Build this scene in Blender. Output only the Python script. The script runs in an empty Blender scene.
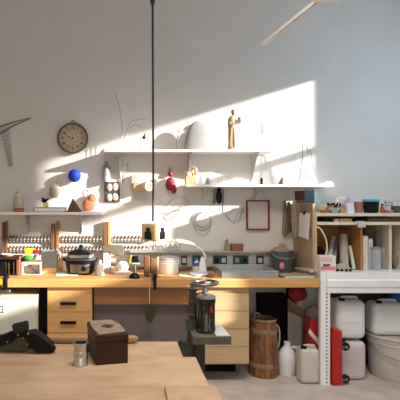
import bpy, bmesh, math, random
from mathutils import Vector, Matrix, Euler
random.seed(7)
C = bpy.context.scene.collection
F = 484.0; VPX = 120.0; HZ = 200.0; EYE = 1.57
YW = 4.7            # back wall
V = Vector
def P(px, py, Y): return V(((px-VPX)*Y/F, Y, EYE-(py-HZ)*Y/F))
def XA(px, Y): return (px-VPX)*Y/F
def ZA(py, Y): return EYE-(py-HZ)*Y/F
def on(px, py, z):                      # point of a horizontal surface of height z
    Y = (EYE-z)*F/(py-HZ); return V(((px-VPX)*Y/F, Y, z))

# ------------------------------------------------------------ materials
def mat(name, col, rough=.55, metal=0, var=.10, scale=12, bump=0, stretch=(1,1,1), col2=None, trans=0, ior=1.45, spec=.5, alpha=1, emit=None, sss=0):
    m = bpy.data.materials.new(name); m.use_nodes = True
    nt = m.node_tree; b = nt.nodes['Principled BSDF']
    b.inputs['Roughness'].default_value = rough; b.inputs['Metallic'].default_value = metal
    b.inputs['Transmission Weight'].default_value = trans; b.inputs['IOR'].default_value = ior
    b.inputs['Alpha'].default_value = alpha
    b.inputs['Specular IOR Level'].default_value = spec
    if sss:
        b.inputs['Subsurface Weight'].default_value = sss; b.inputs['Subsurface Scale'].default_value = .03
    tc = nt.nodes.new('ShaderNodeTexCoord'); mp = nt.nodes.new('ShaderNodeMapping'); mp.inputs['Scale'].default_value = stretch
    nt.links.new(tc.outputs['Object'], mp.inputs['Vector'])
    n = nt.nodes.new('ShaderNodeTexNoise'); n.inputs['Scale'].default_value = scale; n.inputs['Detail'].default_value = 5
    nt.links.new(mp.outputs[0], n.inputs['Vector'])
    r = nt.nodes.new('ShaderNodeValToRGB'); r.color_ramp.elements[0].position = .3; r.color_ramp.elements[1].position = .7
    c2 = col2 or tuple(c*(1-2*var) for c in col)
    r.color_ramp.elements[0].color = (*c2, 1); r.color_ramp.elements[1].color = (*[min(1, c) for c in col], 1)
    nt.links.new(n.outputs['Fac'], r.inputs['Fac']); nt.links.new(r.outputs['Color'], b.inputs['Base Color'])
    if bump:
        bp = nt.nodes.new('ShaderNodeBump'); bp.inputs['Strength'].default_value = bump; bp.inputs['Distance'].default_value = .004
        nt.links.new(n.outputs['Fac'], bp.inputs['Height']); nt.links.new(bp.outputs[0], b.inputs['Normal'])
    if emit:
        b.inputs['Emission Color'].default_value = (*emit[:3], 1); b.inputs['Emission Strength'].default_value = emit[3]
    return m
def wood(name, c1, c2, ax=0, scale=9, rough=.5, bump=.1):
    st = [14, 14, 14]; st[ax] = 1.0
    return mat(name, c1, rough, col2=c2, scale=scale*.35, stretch=tuple(st), bump=bump)
M = dict(
 plaster = mat('painted plaster', (.70,.675,.645), .9, var=.03, scale=3, bump=.12),
 plaster_w = mat('painted side plaster', (.42,.37,.31), .9, var=.03, scale=3),
 ceil = mat('ceiling paint', (.42,.37,.32), .9, var=.03),
 floor = mat('concrete floor', (.60,.54,.49), .8, col2=(.44,.385,.35), scale=5, bump=.2),
 white = mat('white paint', (.80,.79,.77), .45, var=.03),
 rackw = mat('white enamelled steel', (.88,.90,.92), .35, var=.02),
 bench = wood('honey beech worktop', (.70,.40,.15), (.56,.28,.085), 0, 8, .6),
 ply = mat('scuffed plywood', (.58,.42,.285), .55, col2=(.42,.285,.18), scale=5, stretch=(1,2,2), bump=.05),
 ply2 = mat('pale worn plywood', (.58,.41,.28), .55, col2=(.40,.26,.17), scale=7, bump=.05),
 edge = wood('plywood edge', (.5,.3,.14), (.3,.17,.08), 0),
 ped = wood('beech veneer', (.78,.45,.19), (.68,.37,.14), 0, 5, .45),
 ped2 = wood('pale oak veneer', (.58,.42,.24), (.49,.34,.18), 0, 5, .45),
 apron = wood('brown apron wood', (.32,.155,.06), (.25,.11,.04), 0, 5),
 greyp = mat('grey laminate', (.15,.125,.13), .6, var=.04),
 cabw = mat('ivory cabinet', (.70,.70,.63), .45, var=.02),
 black = mat('black plastic', (.006,.006,.007), .4, spec=.3, var=.2),
 blackm = mat('matt black', (.008,.007,.007), .8, spec=.15, var=.2),
 leather = mat('black leather', (.008,.007,.007), .6, spec=.2, var=.3, scale=40, bump=.3),
 olive = mat('olive canvas', (.085,.075,.045), .8, var=.2, scale=60, bump=.3),
 dkgreen = mat('dark green enamel', (.075,.078,.055), .5, spec=.3, col2=(.03,.03,.022), scale=14, bump=.1),
 steel = mat('steel', (.62,.63,.64), .28, 1, var=.1, scale=20),
 dsteel = mat('worn steel', (.30,.29,.27), .4, 1, var=.25, scale=20),
 galv = mat('galvanised tray', (.55,.58,.60), .35, .8, var=.08, scale=10),
 darkwood = wood('dark walnut', (.060,.027,.015), (.03,.013,.008), 0, 8, .5),
 dwtop = mat('worn brown lid', (.34,.25,.20), .6, col2=(.22,.15,.11), scale=18, bump=.1),
 cask = mat('orange-brown cask staves', (.36,.15,.06), .65, col2=(.09,.04,.025), scale=7, stretch=(4,4,1), bump=.7),
 caskr = mat('pale birch bark', (.34,.22,.15), .8, col2=(.13,.07,.045), scale=14, bump=.3),
 kraft = mat('kraft card', (.50,.36,.23), .8, var=.06),
 lwood = wood('light pine', (.72,.50,.28), (.58,.36,.17), 2, 8),
 rwood = wood('reddish wood', (.30,.13,.065), (.20,.08,.035), 2, 8),
 orwood = wood('orange plywood', (.46,.23,.08), (.36,.16,.05), 2, 6),
 cream = mat('cream board', (.72,.63,.50), .6, var=.05),
 hdpe = mat('translucent white plastic', (.82,.85,.86), .4, var=.03, scale=5, sss=.3),
 hdpe2 = mat('pinkish white plastic', (.66,.60,.62), .4, var=.03, scale=5, sss=.3),
 bucket = mat('ivory bucket plastic', (.62,.59,.55), .4, var=.03),
 red = mat('red enamel', (.50,.018,.02), .4, var=.1),
 redc = mat('red cloth', (.30,.02,.03), .85, var=.3, scale=30, bump=.4),
 blue = mat('cobalt blue', (.01,.05,.62), .7, var=.2, scale=60, bump=.5),
 bluep = mat('blue plastic', (.02,.10,.42), .4, var=.1),
 cyan = mat('light blue plastic', (.06,.42,.68), .4, var=.05),
 bluebd = mat('worn blue paint', (.10,.22,.34), .7, col2=(.05,.12,.20), scale=25),
 brownbd = mat('worn brown paint', (.15,.08,.065), .7, var=.15, scale=25),
 cork = mat('cork', (.36,.24,.14), .9, var=.25, scale=60, bump=.4),
 paper = mat('white paper', (.82,.83,.86), .8, var=.02),
 pink = mat('pink', (.80,.22,.32), .6, var=.05),
 lpink = mat('pale pink', (.82,.50,.52), .6, var=.05),
 green = mat('leaf green', (.08,.26,.06), .6, var=.1),
 pgreen = mat('pale green', (.62,.78,.64), .5, var=.05),
 yellow = mat('yellow', (.80,.58,.03), .45, var=.05),
 orange = mat('terracotta orange', (.55,.17,.05), .6, var=.2, scale=30),
 coral = mat('coral felt', (.60,.20,.12), .9, var=.25, scale=50, bump=.6),
 crimson = mat('crimson', (.42,.03,.05), .6, var=.4, scale=50, bump=.4),
 linen = mat('natural linen', (.52,.46,.37), .95, var=.15, scale=40, bump=.5),
 rag = mat('grey-brown rag', (.36,.30,.23), .95, var=.15, scale=30, bump=.5),
 ragd = mat('dark brown rag', (.20,.14,.095), .95, var=.15, scale=30, bump=.5),
 bkt = mat('slate grey plastic', (.09,.11,.125), .5, var=.1),
 plasterobj = mat('white plaster cast', (.62,.63,.64), .8, var=.04, scale=8, bump=.1),
 figw = mat('carved pale wood', (.42,.32,.22), .6, col2=(.30,.22,.14), scale=20, bump=.4),
 wire = mat('grey wire', (.38,.37,.36), .4, .6, var=.1),
 wirel = mat('pale wire', (.40,.40,.41), .4, .4, var=.1),
 brass = mat('brass', (.62,.45,.18), .35, .9, var=.1),
 glass = mat('clear glass', (.95,.97,.98), .03, trans=1, var=0),
 glassg = mat('grey frosted plastic', (.42,.45,.47), .3, var=.08, scale=10),
 face = mat('cream clock face', (.47,.39,.26), .5, var=.03),
 dial = mat('dark bronze', (.13,.105,.08), .35, .5, var=.1),
 grey = mat('mid grey', (.30,.31,.32), .5, var=.08),
 lgrey = mat('light grey', (.55,.55,.55), .5, var=.05),
 sock = mat('dark socket', (.035,.055,.055), .4, var=.1),
 khaki = mat('khaki rubber', (.50,.42,.28), .5, var=.1),
 tanp = mat('tan socket plastic', (.62,.46,.25), .45, var=.05),
 cable = mat('dark cable', (.04,.045,.055), .5, var=.05),
 grout = mat('trunking grey', (.46,.45,.42), .5, var=.03),
 lilac = mat('lilac', (.62,.50,.75), .5, var=.05),
 tube = mat('lamp diffuser', (.85,.83,.78), .4, var=.0),
)
for k_ in ('darkwood','brownbd','ragd','grey','steel' if False else 'dial'): M[k_].node_tree.nodes['Principled BSDF'].inputs['Specular IOR Level'].default_value = .2
# ------------------------------------------------------------ mesh builder
class MB:
    def __init__(s): s.bm = bmesh.new()
    def _add(s, verts, faces, mtx=None):
        vs = [s.bm.verts.new(mtx @ V(v) if mtx else V(v)) for v in verts]
        for f in faces:
            try: s.bm.faces.new([vs[i] for i in f])
            except ValueError: pass
        return s
    def box(s, c, d, rot=(0,0,0)):
        m = Matrix.Translation(V(c)) @ Euler(rot).to_matrix().to_4x4()
        x, y, z = d[0]/2, d[1]/2, d[2]/2
        vs = [(-x,-y,-z),(x,-y,-z),(x,y,-z),(-x,y,-z),(-x,-y,z),(x,-y,z),(x,y,z),(-x,y,z)]
        return s._add(vs, [(3,2,1,0),(4,5,6,7),(0,1,5,4),(1,2,6,5),(2,3,7,6),(3,0,4,7)], m)
    def b2(s, x0, x1, y0, y1, z0, z1): return s.box(((x0+x1)/2,(y0+y1)/2,(z0+z1)/2),(abs(x1-x0),abs(y1-y0),abs(z1-z0)))
    def tube(s, pts, r, n=8, closed=False):
        pts = [V(p) for p in pts]; k = len(pts); rs = r if isinstance(r, (list, tuple)) else [r]*k
        rings = []; up = None
        for i, p in enumerate(pts):
            if closed: t = pts[(i+1) % k]-pts[i-1]
            else: t = pts[min(i+1, k-1)]-pts[max(i-1, 0)]
            if t.length < 1e-9: t = V((0,0,1))
            t.normalize()
            if up is None: up = V((0,0,1)) if abs(t.z) < .9 else V((1,0,0))
            a = t.cross(up)
            if a.length < 1e-4: a = t.cross(V((1,.3,0)))
            a.normalize(); b = a.cross(t).normalized(); up = b
            rings.append([s.bm.verts.new(p+(a*math.cos(2*math.pi*j/n)+b*math.sin(2*math.pi*j/n))*rs[i]) for j in range(n)])
        for i in range(k if closed else k-1):
            A = rings[i]; B = rings[(i+1) % k]
            for j in range(n):
                s.bm.faces.new((A[j], A[(j+1) % n], B[(j+1) % n], B[j]))
        if not closed:
            s.bm.faces.new(rings[0][::-1]); s.bm.faces.new(rings[-1])
        return s
    def cyl(s, p0, p1, r0, r1=None, n=20): return s.tube([p0, p1], [r0, r0 if r1 is None else r1], n)
    def lathe(s, prof, c=(0,0,0), n=24, sx=1, sy=1):
        c = V(c); rings = []
        for r, z in prof:
            rings.append([s.bm.verts.new(c+V((r*sx*math.cos(2*math.pi*j/n), r*sy*math.sin(2*math.pi*j/n), z))) for j in range(n)])
        for A, B in zip(rings, rings[1:]):
            for j in range(n): s.bm.faces.new((A[j], A[(j+1) % n], B[(j+1) % n], B[j]))
        if prof[0][0] > 1e-6: s.bm.faces.new(rings[0][::-1])
        if prof[-1][0] > 1e-6: s.bm.faces.new(rings[-1])
        return s
    def ball(s, c, r, n=16, m=10, noise=0, seed=1):
        if not isinstance(r, (tuple, list)): r = (r, r, r)
        rn = random.Random(seed); c = V(c); top = s.bm.verts.new(c+V((0,0,r[2]))); bot = s.bm.verts.new(c-V((0,0,r[2]))); rings = []
        for i in range(1, m):
            th = math.pi*i/m
            rings.append([s.bm.verts.new(c+V((r[0]*math.sin(th)*math.cos(2*math.pi*j/n), r[1]*math.sin(th)*math.sin(2*math.pi*j/n), r[2]*math.cos(th)))*1.0 if not noise else
              c+V((r[0]*math.sin(th)*math.cos(2*math.pi*j/n), r[1]*math.sin(th)*math.sin(2*math.pi*j/n), r[2]*math.cos(th)))*(1+noise*(rn.random()*2-1))) for j in range(n)])
        for j in range(n):
            s.bm.faces.new((top, rings[0][j], rings[0][(j+1) % n])); s.bm.faces.new((bot, rings[-1][(j+1) % n], rings[-1][j]))
        for A, B in zip(rings, rings[1:]):
            for j in range(n): s.bm.faces.new((A[j], B[j], B[(j+1) % n], A[(j+1) % n]))
        return s
    def prism(s, pts, d):               # pts 3D polygon, extruded by vector d
        pts = [V(p) for p in pts]; d = V(d); n = len(pts)
        vs = pts+[p+d for p in pts]
        return s._add(vs, [tuple(range(n)), tuple(range(2*n-1, n-1, -1))]+[(i, n+i, n+(i+1) % n, (i+1) % n) for i in range(n)])
    def finish(s, name, m, origin=(0,0,0), bevel=0, smooth=True, seg=2, sub=0):
        o0 = V(origin)
        for v in s.bm.verts: v.co -= o0
        bmesh.ops.recalc_face_normals(s.bm, faces=s.bm.faces)
        me = bpy.data.meshes.new(name); s.bm.to_mesh(me); s.bm.free()
        if smooth:
            for p in me.polygons: p.use_smooth = True
            try: me.set_sharp_from_angle(angle=math.radians(38))
            except Exception: pass
        me.materials.append(M[m] if isinstance(m, str) else m)
        o = bpy.data.objects.new(name, me); C.objects.link(o)
        if bevel:
            b = o.modifiers.new('bevel', 'BEVEL'); b.width = bevel; b.segments = seg; b.limit_method = 'ANGLE'; b.angle_limit = math.radians(40)
        if sub:
            b = o.modifiers.new('sub', 'SUBSURF'); b.levels = sub; b.render_levels = sub
        return o
def tag(o, label, cat, group=None):
    o['label'] = label; o['category'] = cat
    if group: o['group'] = group
    return o
def thing(name, label, cat, loc, group=None, rz=0):
    o = bpy.data.objects.new(name, None); C.objects.link(o); o.location = V(loc); o.rotation_euler = (0,0,rz); o.empty_display_size = .05
    return tag(o, label, cat, group)
def part(root, name, mb, m, label=None, world=True, **k):
    # world=True: mesh was given in world coordinates; root is unrotated
    org = V((0,0,0))
    if world:
        q = root
        while q: org += V(q.location); q = q.parent
    o = mb.finish(name, m, org, **k); o.parent = root
    if label: o['label'] = label
    return o
def single(name, mb, m, label, cat, loc, group=None, **k):
    o = mb.finish(name, m, loc, **k); o.location = V(loc); return tag(o, label, cat, group)
def struct(name, mb, m, **k):
    o = mb.finish(name, m, **k); o['kind'] = 'structure'; return o
def dup(root, loc, label=None):
    r = root.copy(); C.objects.link(r); r.location = V(loc)
    if label: r['label'] = label
    for ch in list(root.children):
        c = ch.copy(); C.objects.link(c); c.parent = r
        for g in list(ch.children):
            d = g.copy(); C.objects.link(d); d.parent = c
    return r
def wob(pts, k=6):                      # Catmull-Rom smoothing
    pts = [V(p) for p in pts]; out = []
    for i in range(len(pts)-1):
        p0 = pts[max(i-1,0)]; p1 = pts[i]; p2 = pts[i+1]; p3 = pts[min(i+2,len(pts)-1)]
        for j in range(k):
            t = j/k; out.append(.5*((2*p1)+(p2-p0)*t+(2*p0-5*p1+4*p2-p3)*t*t+(3*p1-p0-3*p2+p3)*t**3))
    return out+[pts[-1]]
def circ(c, rx, rz, n=24, a0=0, a1=2*math.pi, y=0):
    return [V(c)+V((rx*math.cos(a0+(a1-a0)*i/n), y, rz*math.sin(a0+(a1-a0)*i/n))) for i in range(n if abs(a1-a0) > 6.2 else n+1)]

# ============================================================ SETTING
XL, XR, YB, ZC = -3.4, 3.2, -3.2, 4.1
struct('floor', MB().b2(XL-.2, XR+.2, YB-.2, YW+.2, -.2, 0), 'floor', smooth=False)
struct('ceiling', MB().b2(XL-.2, XR+.2, YB-.2, YW+.2, ZC, ZC+.2), 'ceil', smooth=False)
struct('wall_back', MB().b2(XL-.2, XR+.2, YW, YW+.2, 0, ZC), 'plaster', smooth=False)
struct('wall_left', MB().b2(XL-.2, XL, YB-.2, YW, 0, ZC), 'plaster_w', smooth=False)
struct('wall_front', MB().b2(XL, -2.0, YB-.2, YB, 0, ZC).b2(2.0, XR, YB-.2, YB, 0, ZC).b2(-2.0, 2.0, YB-.2, YB, 0, .9).b2(-2.0, 2.0, YB-.2, YB, 3.0, ZC), 'plaster_w', smooth=False)
f = MB().b2(-2.0, 2.0, YB-.12, YB-.06, .9, .96).b2(-2.0, 2.0, YB-.12, YB-.06, 2.94, 3.0)
for x_ in (-2.0, -.7, .64, 1.94): f.b2(x_, x_+.06, YB-.12, YB-.06, .96, 2.94)
struct('fill_window', f, 'white')  # added window, cut to house the fill light behind the camera
# right wall with openings (dist from back wall, height)
def opening_wall():
    ds = [0, .57, 1.53, 1.70, 1.74, 3.0, 4.4, 6.2, YW-YB]
    zs = [0, 1.0, 1.22, 1.88, 1.97, 2.50, 3.17, ZC]
    mb = MB()
    for i in range(len(ds)-1):
        for j in range(len(zs)-1):
            d = (ds[i]+ds[i+1])/2; z = (zs[j]+zs[j+1])/2
            A = .57 < d < 1.74 and 1.97 < z < 3.17
            B = (1.53 < d < 1.70 and 1.22 < z < 2.50) or (1.70 < d < 3.0 and 1.88 < z < 2.50)
            D = 4.4 < d < 6.2 and 1.0 < z < 3.17
            if not (A or B or D): mb.b2(XR, XR+.12, YW-ds[i+1], YW-ds[i], zs[j], zs[j+1])
    return mb
struct('wall_right', opening_wall(), 'plaster_w', smooth=False)
# transoms and frames
f = MB()
f.b2(XR+.02, XR+.07, YW-1.74, YW-.57, 2.43, 2.50)
struct('window_1', f, 'white')
f = MB(); f.b2(XR+.02, XR+.07, YW-6.2, YW-4.4, 2.1, 2.15); f.b2(XR+.02, XR+.07, YW-5.32, YW-5.27, 1.0, 3.17)
struct('window_2', f, 'white')

# ============================================================ WORKBENCH
BZ = .90
bench = thing('workbench', 'long honey-coloured beech worktop along the wall', 'workbench', (0, 4.4, 0))
part(bench, 'worktop', MB().b2(-2.4, 1.692, 4.10, 4.695, BZ-.072, BZ), 'bench', bevel=.004)
ap = part(bench, 'apron', MB().b2(XA(94,4.16), XA(191.5,4.16), 4.16, 4.18, ZA(304.5,4.16), BZ-.072), 'apron', label='brown wooden apron below the worktop')
for x in (-2.36, -1.0+.0): pass
part(bench, 'leg', MB().b2(-.700, -.634, 4.20, 4.26, 0, BZ-.072), 'blackm', label='black upright between the cabinets')
part(bench, 'leg', MB().b2(1.60, 1.66, 4.58, 4.64, 0, BZ-.072), 'blackm')
part(bench, 'leg', MB().b2(-2.36, -2.30, 4.3, 4.36, 0, BZ-.072), 'blackm')
part(bench, 'modesty_panel', MB().b2(XA(94,4.2), XA(191,4.2), 4.22, 4.24, .12, ZA(304.5,4.2)), 'greyp', label='grey-mauve flat panel')

def pedestal(name, label, x0, x1, z0, ys, m, handles, yf=4.135):
    r = thing(name, label, 'drawer unit', ((x0+x1)/2, yf+.25, z0))
    z1 = BZ-.074
    b = MB(); b.b2(x0, x1, yf+.02, 4.66, z0, z1)
    part(r, 'carcass', b, m, bevel=.003)
    b = MB(); b.b2(x0+.05, x1-.05, yf+.30, 4.6, 0, z0+.001); part(r, 'plinth', b, 'blackm')
    zz = [ZA(y, yf) for y in ys]
    for i in range(len(zz)-1):
        d = part(r, 'drawer', MB().b2(x0+.004, x1-.004, yf, yf+.019, zz[i+1]+.0025, zz[i]-.0025), m, bevel=.002)
        if handles:
            hx = (XA(60.5,yf)+XA(76.5,yf))/2; hz = ZA(handles[i], yf)
            h = MB(); h.b2(hx-.068, hx+.068, yf-.026, yf-.014, hz-.014, hz+.012); h.b2(hx-.064, hx-.05, yf-.016, yf+.001, hz-.006, hz+.006); h.b2(hx+.05, hx+.064, yf-.016, yf+.001, hz-.006, hz+.006)
            part(d, 'handle', h, 'black', label='black bar handle', bevel=.004)
    return r
pedestal('drawer_unit', 'warm beech drawer unit with black bar handles under the bench', XA(47,4.135), XA(92,4.135), .16, [293.5,312,333,352], 'ped', [303,322,341])
pedestal('drawer_unit', 'pale oak drawer unit without handles beside the wooden cask', XA(193,4.135), XA(249.5,4.135), .16, [293,311,329,347,364], 'ped2', None)
# ivory cabinet
x0, x1 = -1.75, XA(36, 4.135)
r = thing('cabinet', 'ivory cabinet at the left end under the worktop', 'cabinet', ((x0+x1)/2, 4.4, 0))
part(r, 'carcass', MB().b2(x0, x1+.012, 4.16, 4.66, .1, ZA(295,4.16)), 'cream', bevel=.003)
part(r, 'plinth', MB().b2(x0+.03, x1-.03, 4.2, 4.6, 0, .101), 'blackm')
for a, b_ in ((x0+.004, -1.1), (-1.096, x1-.004)):
    d = part(r, 'door', MB().b2(a, b_, 4.14, 4.159, .11, ZA(298.5,4.14)), 'cabw', bevel=.003)
    if a > -1.5:
        hz = ZA(309,4.14); hx = XA(-2,4.14)
        h = MB(); h.tube([(hx,4.141,hz+.025),(hx,4.12,hz+.025),(hx+.045,4.12,hz+.025),(hx+.045,4.12,hz-.025),(hx,4.12,hz-.025),(hx,4.141,hz-.025)], .005)
        part(d, 'handle', h, 'black', label='black loop handle')
part(r, 'top_rail', MB().b2(x0, x1, 4.14, 4.159, ZA(298.0,4.14), ZA(295,4.14)), 'cream')

# ============================================================ FOREGROUND TABLE
TZ = .75
t = thing('table', 'big scuffed plywood table in the foreground', 'table', (-.5, 2.0, 0))
part(t, 'tabletop', MB().b2(-1.5, .395, 1.15, 2.528, TZ-.03, TZ), 'ply', bevel=.002)
part(t, 'rear_board', MB().b2(-1.5, .33, 2.530, 2.805, TZ-.03, TZ), 'ply', bevel=.002)
for x in (-1.44, .24):
    for y in (1.25, 2.68): part(t, 'leg', MB().b2(x, x+.06, y, y+.06, 0, TZ-.03), 'edge')
part(t, 'frame', MB().b2(-1.38, .24, 2.69, 2.72, TZ-.12, TZ-.03).b2(-1.38, .24, 1.27, 1.30, TZ-.12, TZ-.03).b2(-1.43,-1.40,1.31,2.68,TZ-.12,TZ-.03).b2(.27,.30,1.31,2.68,TZ-.12,TZ-.03), 'edge')
single('plywood_offcut', MB().b2(.192, .416, 1.55, 2.092, TZ, TZ+.018), 'ply2', 'loose pale plywood board lying on the near right corner of the table', 'board', (.3,1.8,TZ), bevel=.002)
# wooden baton
single('wooden_baton', MB().cyl((-.60,2.775,TZ+.023),(.088,2.775,TZ+.023),.023,.021,14).cyl((.088,2.775,TZ+.023),(.104,2.775,TZ+.023),.021,.010,14), 'edge', 'long brown wooden baton lying along the far edge of the table', 'wooden baton', (-.25,2.775,TZ))
# brown box
bx = thing('wooden_box', 'dark brown lidded wooden box standing on the plywood table', 'box', (-.118, 2.398, TZ), rz=math.radians(12.5))
W_, D_, H_ = .162, .285, .112
part(bx, 'body', MB().b2(0, W_, 0, D_, 0, H_), 'darkwood', world=False, bevel=.002)
part(bx, 'lid', MB().b2(-.003, W_+.003, -.003, D_+.003, H_+.002, H_+.036), 'darkwood', world=False, bevel=.003)
part(bx, 'lid_panel', MB().prism([(.012,.005,H_+.036),(W_-.004,.03,H_+.036),(W_-.002,.17,H_+.036),(W_-.03,D_-.004,H_+.036),(.01,D_-.004,H_+.036),(.0,.15,H_+.036)], (0,0,.006)), 'dwtop', label='worn pale brown panel on the lid', world=False, bevel=.002)
part(bx, 'lid_inlay', MB().prism([(.05,.14,H_+.042),(.085,.10,H_+.042),(.12,.14,H_+.042),(.085,.18,H_+.042)], (0,0,.003)), 'darkwood', label='dark diamond inlay', world=False)
# tin can
c = on(80.5, 367, TZ); c.y += .03
can = thing('tin_can', 'open shiny tin can beside the brown box', 'tin can', c)
part(can, 'body', MB().lathe([(.0,.0015),(.035,.0015),(.036,0),(.0365,.004),(.0355,.008),(.0355,.04),(.0348,.042),(.0355,.044),(.0348,.048),(.0355,.05),(.0355,.07),(.0348,.072),(.0355,.074),(.0355,.108),(.037,.111),(.037,.113),(.034,.113),(.034,.004),(0,.004)], n=32), 'steel', world=False)
# black holster thing
Yh = 2.60
def pl(pts, y): return [P(a, b, y) for a, b in pts]
ho = thing('tool_holster', 'black riveted leather and metal tool holder lying at the left of the table', 'tool holder', P(25, 352, Yh))
ho.location.z = TZ
part(ho, 'body', MB().prism(pl([(26,334),(33,333),(40,336.5),(48,343),(51,346),(52,351),(48,352.6),(37,352.6),(31,349),(27,342)], Yh-.03), (0,.09,0)), 'leather', bevel=.003)
part(ho, 'nub', MB().prism(pl([(50,347),(54,346.5),(55.5,350),(53,352.8),(50,352.8)], Yh-.01), (0,.04,0)), 'black', bevel=.003)
part(ho, 'flap', MB().prism(pl([(11.5,326),(13,324.8),(26,321.8),(27.5,323),(28,330),(24,331.5),(14,334)], Yh-.04), (0,.035,0)), mat('dark green leather', (.02,.024,.018), .6, spec=.3), label='dark green raised flap', bevel=.003)
part(ho, 'strap', MB().prism(pl([(-8,338),(2,336),(14,331),(24,329),(31,334),(31,340),(24,337),(19,336),(10,343),(0,346),(-8,346)], Yh-.02), (0,.05,0)), 'leather', bevel=.005)
part(ho, 'pouch', MB().prism(pl([(-8,345),(0,346),(10,343),(19,337),(26,339),(30,350),(22,352.4),(8,352.2),(-8,350)], Yh-.005), (0,.05,0)), 'olive', label='olive canvas pouch', bevel=.006)
for px, py in ((7.5,342),(18,334.8),(28,334),(27.6,344),(23,338)):
    q = P(px, py, Yh-.028 if px > 26 else Yh-.018)
    part(ho, 'rivet', MB().cyl(q+V((0,.006,0)), q-V((0,.004,0)), .006, .004, 12), 'brass', label='pale metal rivet')

# ============================================================ PRESS ON POST
pr = thing('bench_press', 'old hand press with ring wheel and dark drum on a green steel stand', 'press', (.475, 2.87, 0))
part(pr, 'post', MB().b2(.440, .498, 2.83, 2.90, .02, .745), 'dkgreen', bevel=.004)
part(pr, 'foot', MB().b2(.41, .66, 2.74, 2.99, 0, .02), 'dkgreen', bevel=.004)
part(pr, 'plate', MB().b2(XA(193,2.75), XA(231.5,2.75), 2.75, 2.99, ZA(345,2.75), ZA(336.5,2.75)), mat('worn grey-green steel', (.15,.145,.115), .5, spec=.3, col2=(.07,.07,.055), scale=14), bevel=.004)
pz = ZA(336.5,2.75)
part(pr, 'lit_plate_top', MB().b2(XA(214,2.78)+.01, XA(231,2.75)-.004, 2.756, 2.985, pz, pz+.004), 'lgrey', label='pale strip for the sunlit top of the plate')  # pale colour paints sunlight onto the top of the plate
part(pr, 'bracket', MB().prism(pl([(187,318),(191,322),(193.5,331),(197,345),(196,357),(184,356),(177.5,343),(181,340),(187.5,343),(188.5,333),(186.5,323)], 2.86), (0,.05,0)), 'dkgreen', label='dark green bracket arm', bevel=.005)
dx, dy, dz = .506, 2.855, pz
part(pr, 'drum', MB().lathe([(.0,.001),(.052,.001),(.056,.006),(.056,.03),(.054,.033),(.054,.17),(.057,.173),(.057,.196),(.05,.20),(0,.20)], (dx,dy,dz), 36), mat('black glossy drum', (.008,.009,.008), .15, col2=(.035,.03,.02), scale=22))
part(pr, 'cap', MB().lathe([(.056,.199),(.058,.204),(.055,.211),(.035,.218),(.012,.222),(0,.223)], (dx,dy,dz), 36), 'steel', label='silver domed cap')
part(pr, 'drum_label', MB().box((dx+.022, dy-.0535, dz+.14), (.012,.004,.035), (0,0,.35)), 'red', label='red mark on the drum')
part(pr, 'knob', MB().cyl((dx,dy,dz+.22),(dx,dy,dz+.232),.007).ball((dx,dy,dz+.243),.016), 'steel', label='round steel knob')
cx, cy = .440, 2.93
part(pr, 'column', MB().lathe([(.0,0),(.030,0),(.030,.012),(.024,.02),(.024,.07),(.029,.075),(.029,.085),(.024,.09),(.024,.15),(.029,.155),(.029,.165),(.022,.17),(.022,.225),(.030,.228),(.031,.24),(.026,.244),(0,.245)], (cx,cy,pz), 24), 'olive', label='olive grey column with turned rings')
part(pr, 'column_cap', MB().lathe([(.031,.241),(.034,.247),(.020,.256),(0,.258)], (cx,cy,pz), 24), 'steel')
wz = 1.068; wc = V((.508, 2.925, wz))
ring = [wc+V((.078*math.cos(a), .078*math.sin(a), .004*math.cos(a))) for a in [2*math.pi*i/40 for i in range(40)]]
wh = part(pr, 'handwheel', MB().tube(ring, .0105, 10, True), 'dsteel', label='steel ring handwheel')
b = MB()
for k in range(3):
    a = .5+k*2.094; b.tube([wc, wc+V((.076*math.cos(a), .076*math.sin(a), 0))], .006)
b.cyl(wc-V((0,0,.012)), wc+V((0,0,.014)), .016); part(wh, 'spokes', b, 'dsteel')
part(pr, 'spindle', MB().cyl((.508,2.925,pz), (.508,2.925,wz), .011), 'dsteel')
part(pr, 'arm', MB().tube([(cx,cy,pz+.19),(.508,2.925,pz+.21)], .014), 'dkgreen')

# ============================================================ WHITE RACK
RX = 1.702; RF = 4.105; RZ = .951
rk = thing('steel_rack', 'white slotted steel rack at the right end of the workbench', 'rack', (2.3, 4.4, 0))
def upright(x, y, mirror=1):
    b = MB(); b.b2(x, x+.078*.55, y, y+.003, 0, RZ-.005) if False else None
    # folded angle: front face with punched holes built as a ladder of strips
    zt = RZ-.004
    w0, w1 = x, x+.080
    hx0, hx1 = x+.046, x+.058
    b.b2(w0, hx0, y, y+.003, 0, zt); b.b2(hx1, w1, y, y+.003, 0, zt)
    z = 0; pitch = .030
    while z < zt-.02:
        b.b2(hx0, hx1, y, y+.003, z, z+pitch-.015); z += pitch
    b.b2(hx0, hx1, y, y+.003, z, zt)
    b.b2(w0, w0+.003, y+.003, y+.045, 0, zt)
    return b
part(rk, 'upright', upright(RX, RF), 'rackw', label='white perforated front upright', smooth=False)
b = MB(); b.b2(RX, RX+.003, 4.65, 4.69, 0, RZ-.004); b.b2(RX, RX+.06, 4.687, 4.69, 0, RZ-.004); part(rk, 'upright', b, 'rackw', smooth=False)
b = MB(); b.b2(3.0, 3.06, RF, RF+.003, 0, RZ-.004); b.b2(3.057,3.06,RF,RF+.05,0,RZ-.004); part(rk, 'upright', b, 'rackw', smooth=False)
b = MB(); b.b2(3.0, 3.06, 4.687, 4.69, 0, RZ-.004); part(rk, 'upright', b, 'rackw', smooth=False)
part(rk, 'shelf', MB().b2(RX-.001, 3.06, RF-.004, 4.69, RZ-.004, RZ), 'rackw', bevel=.001)
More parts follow.
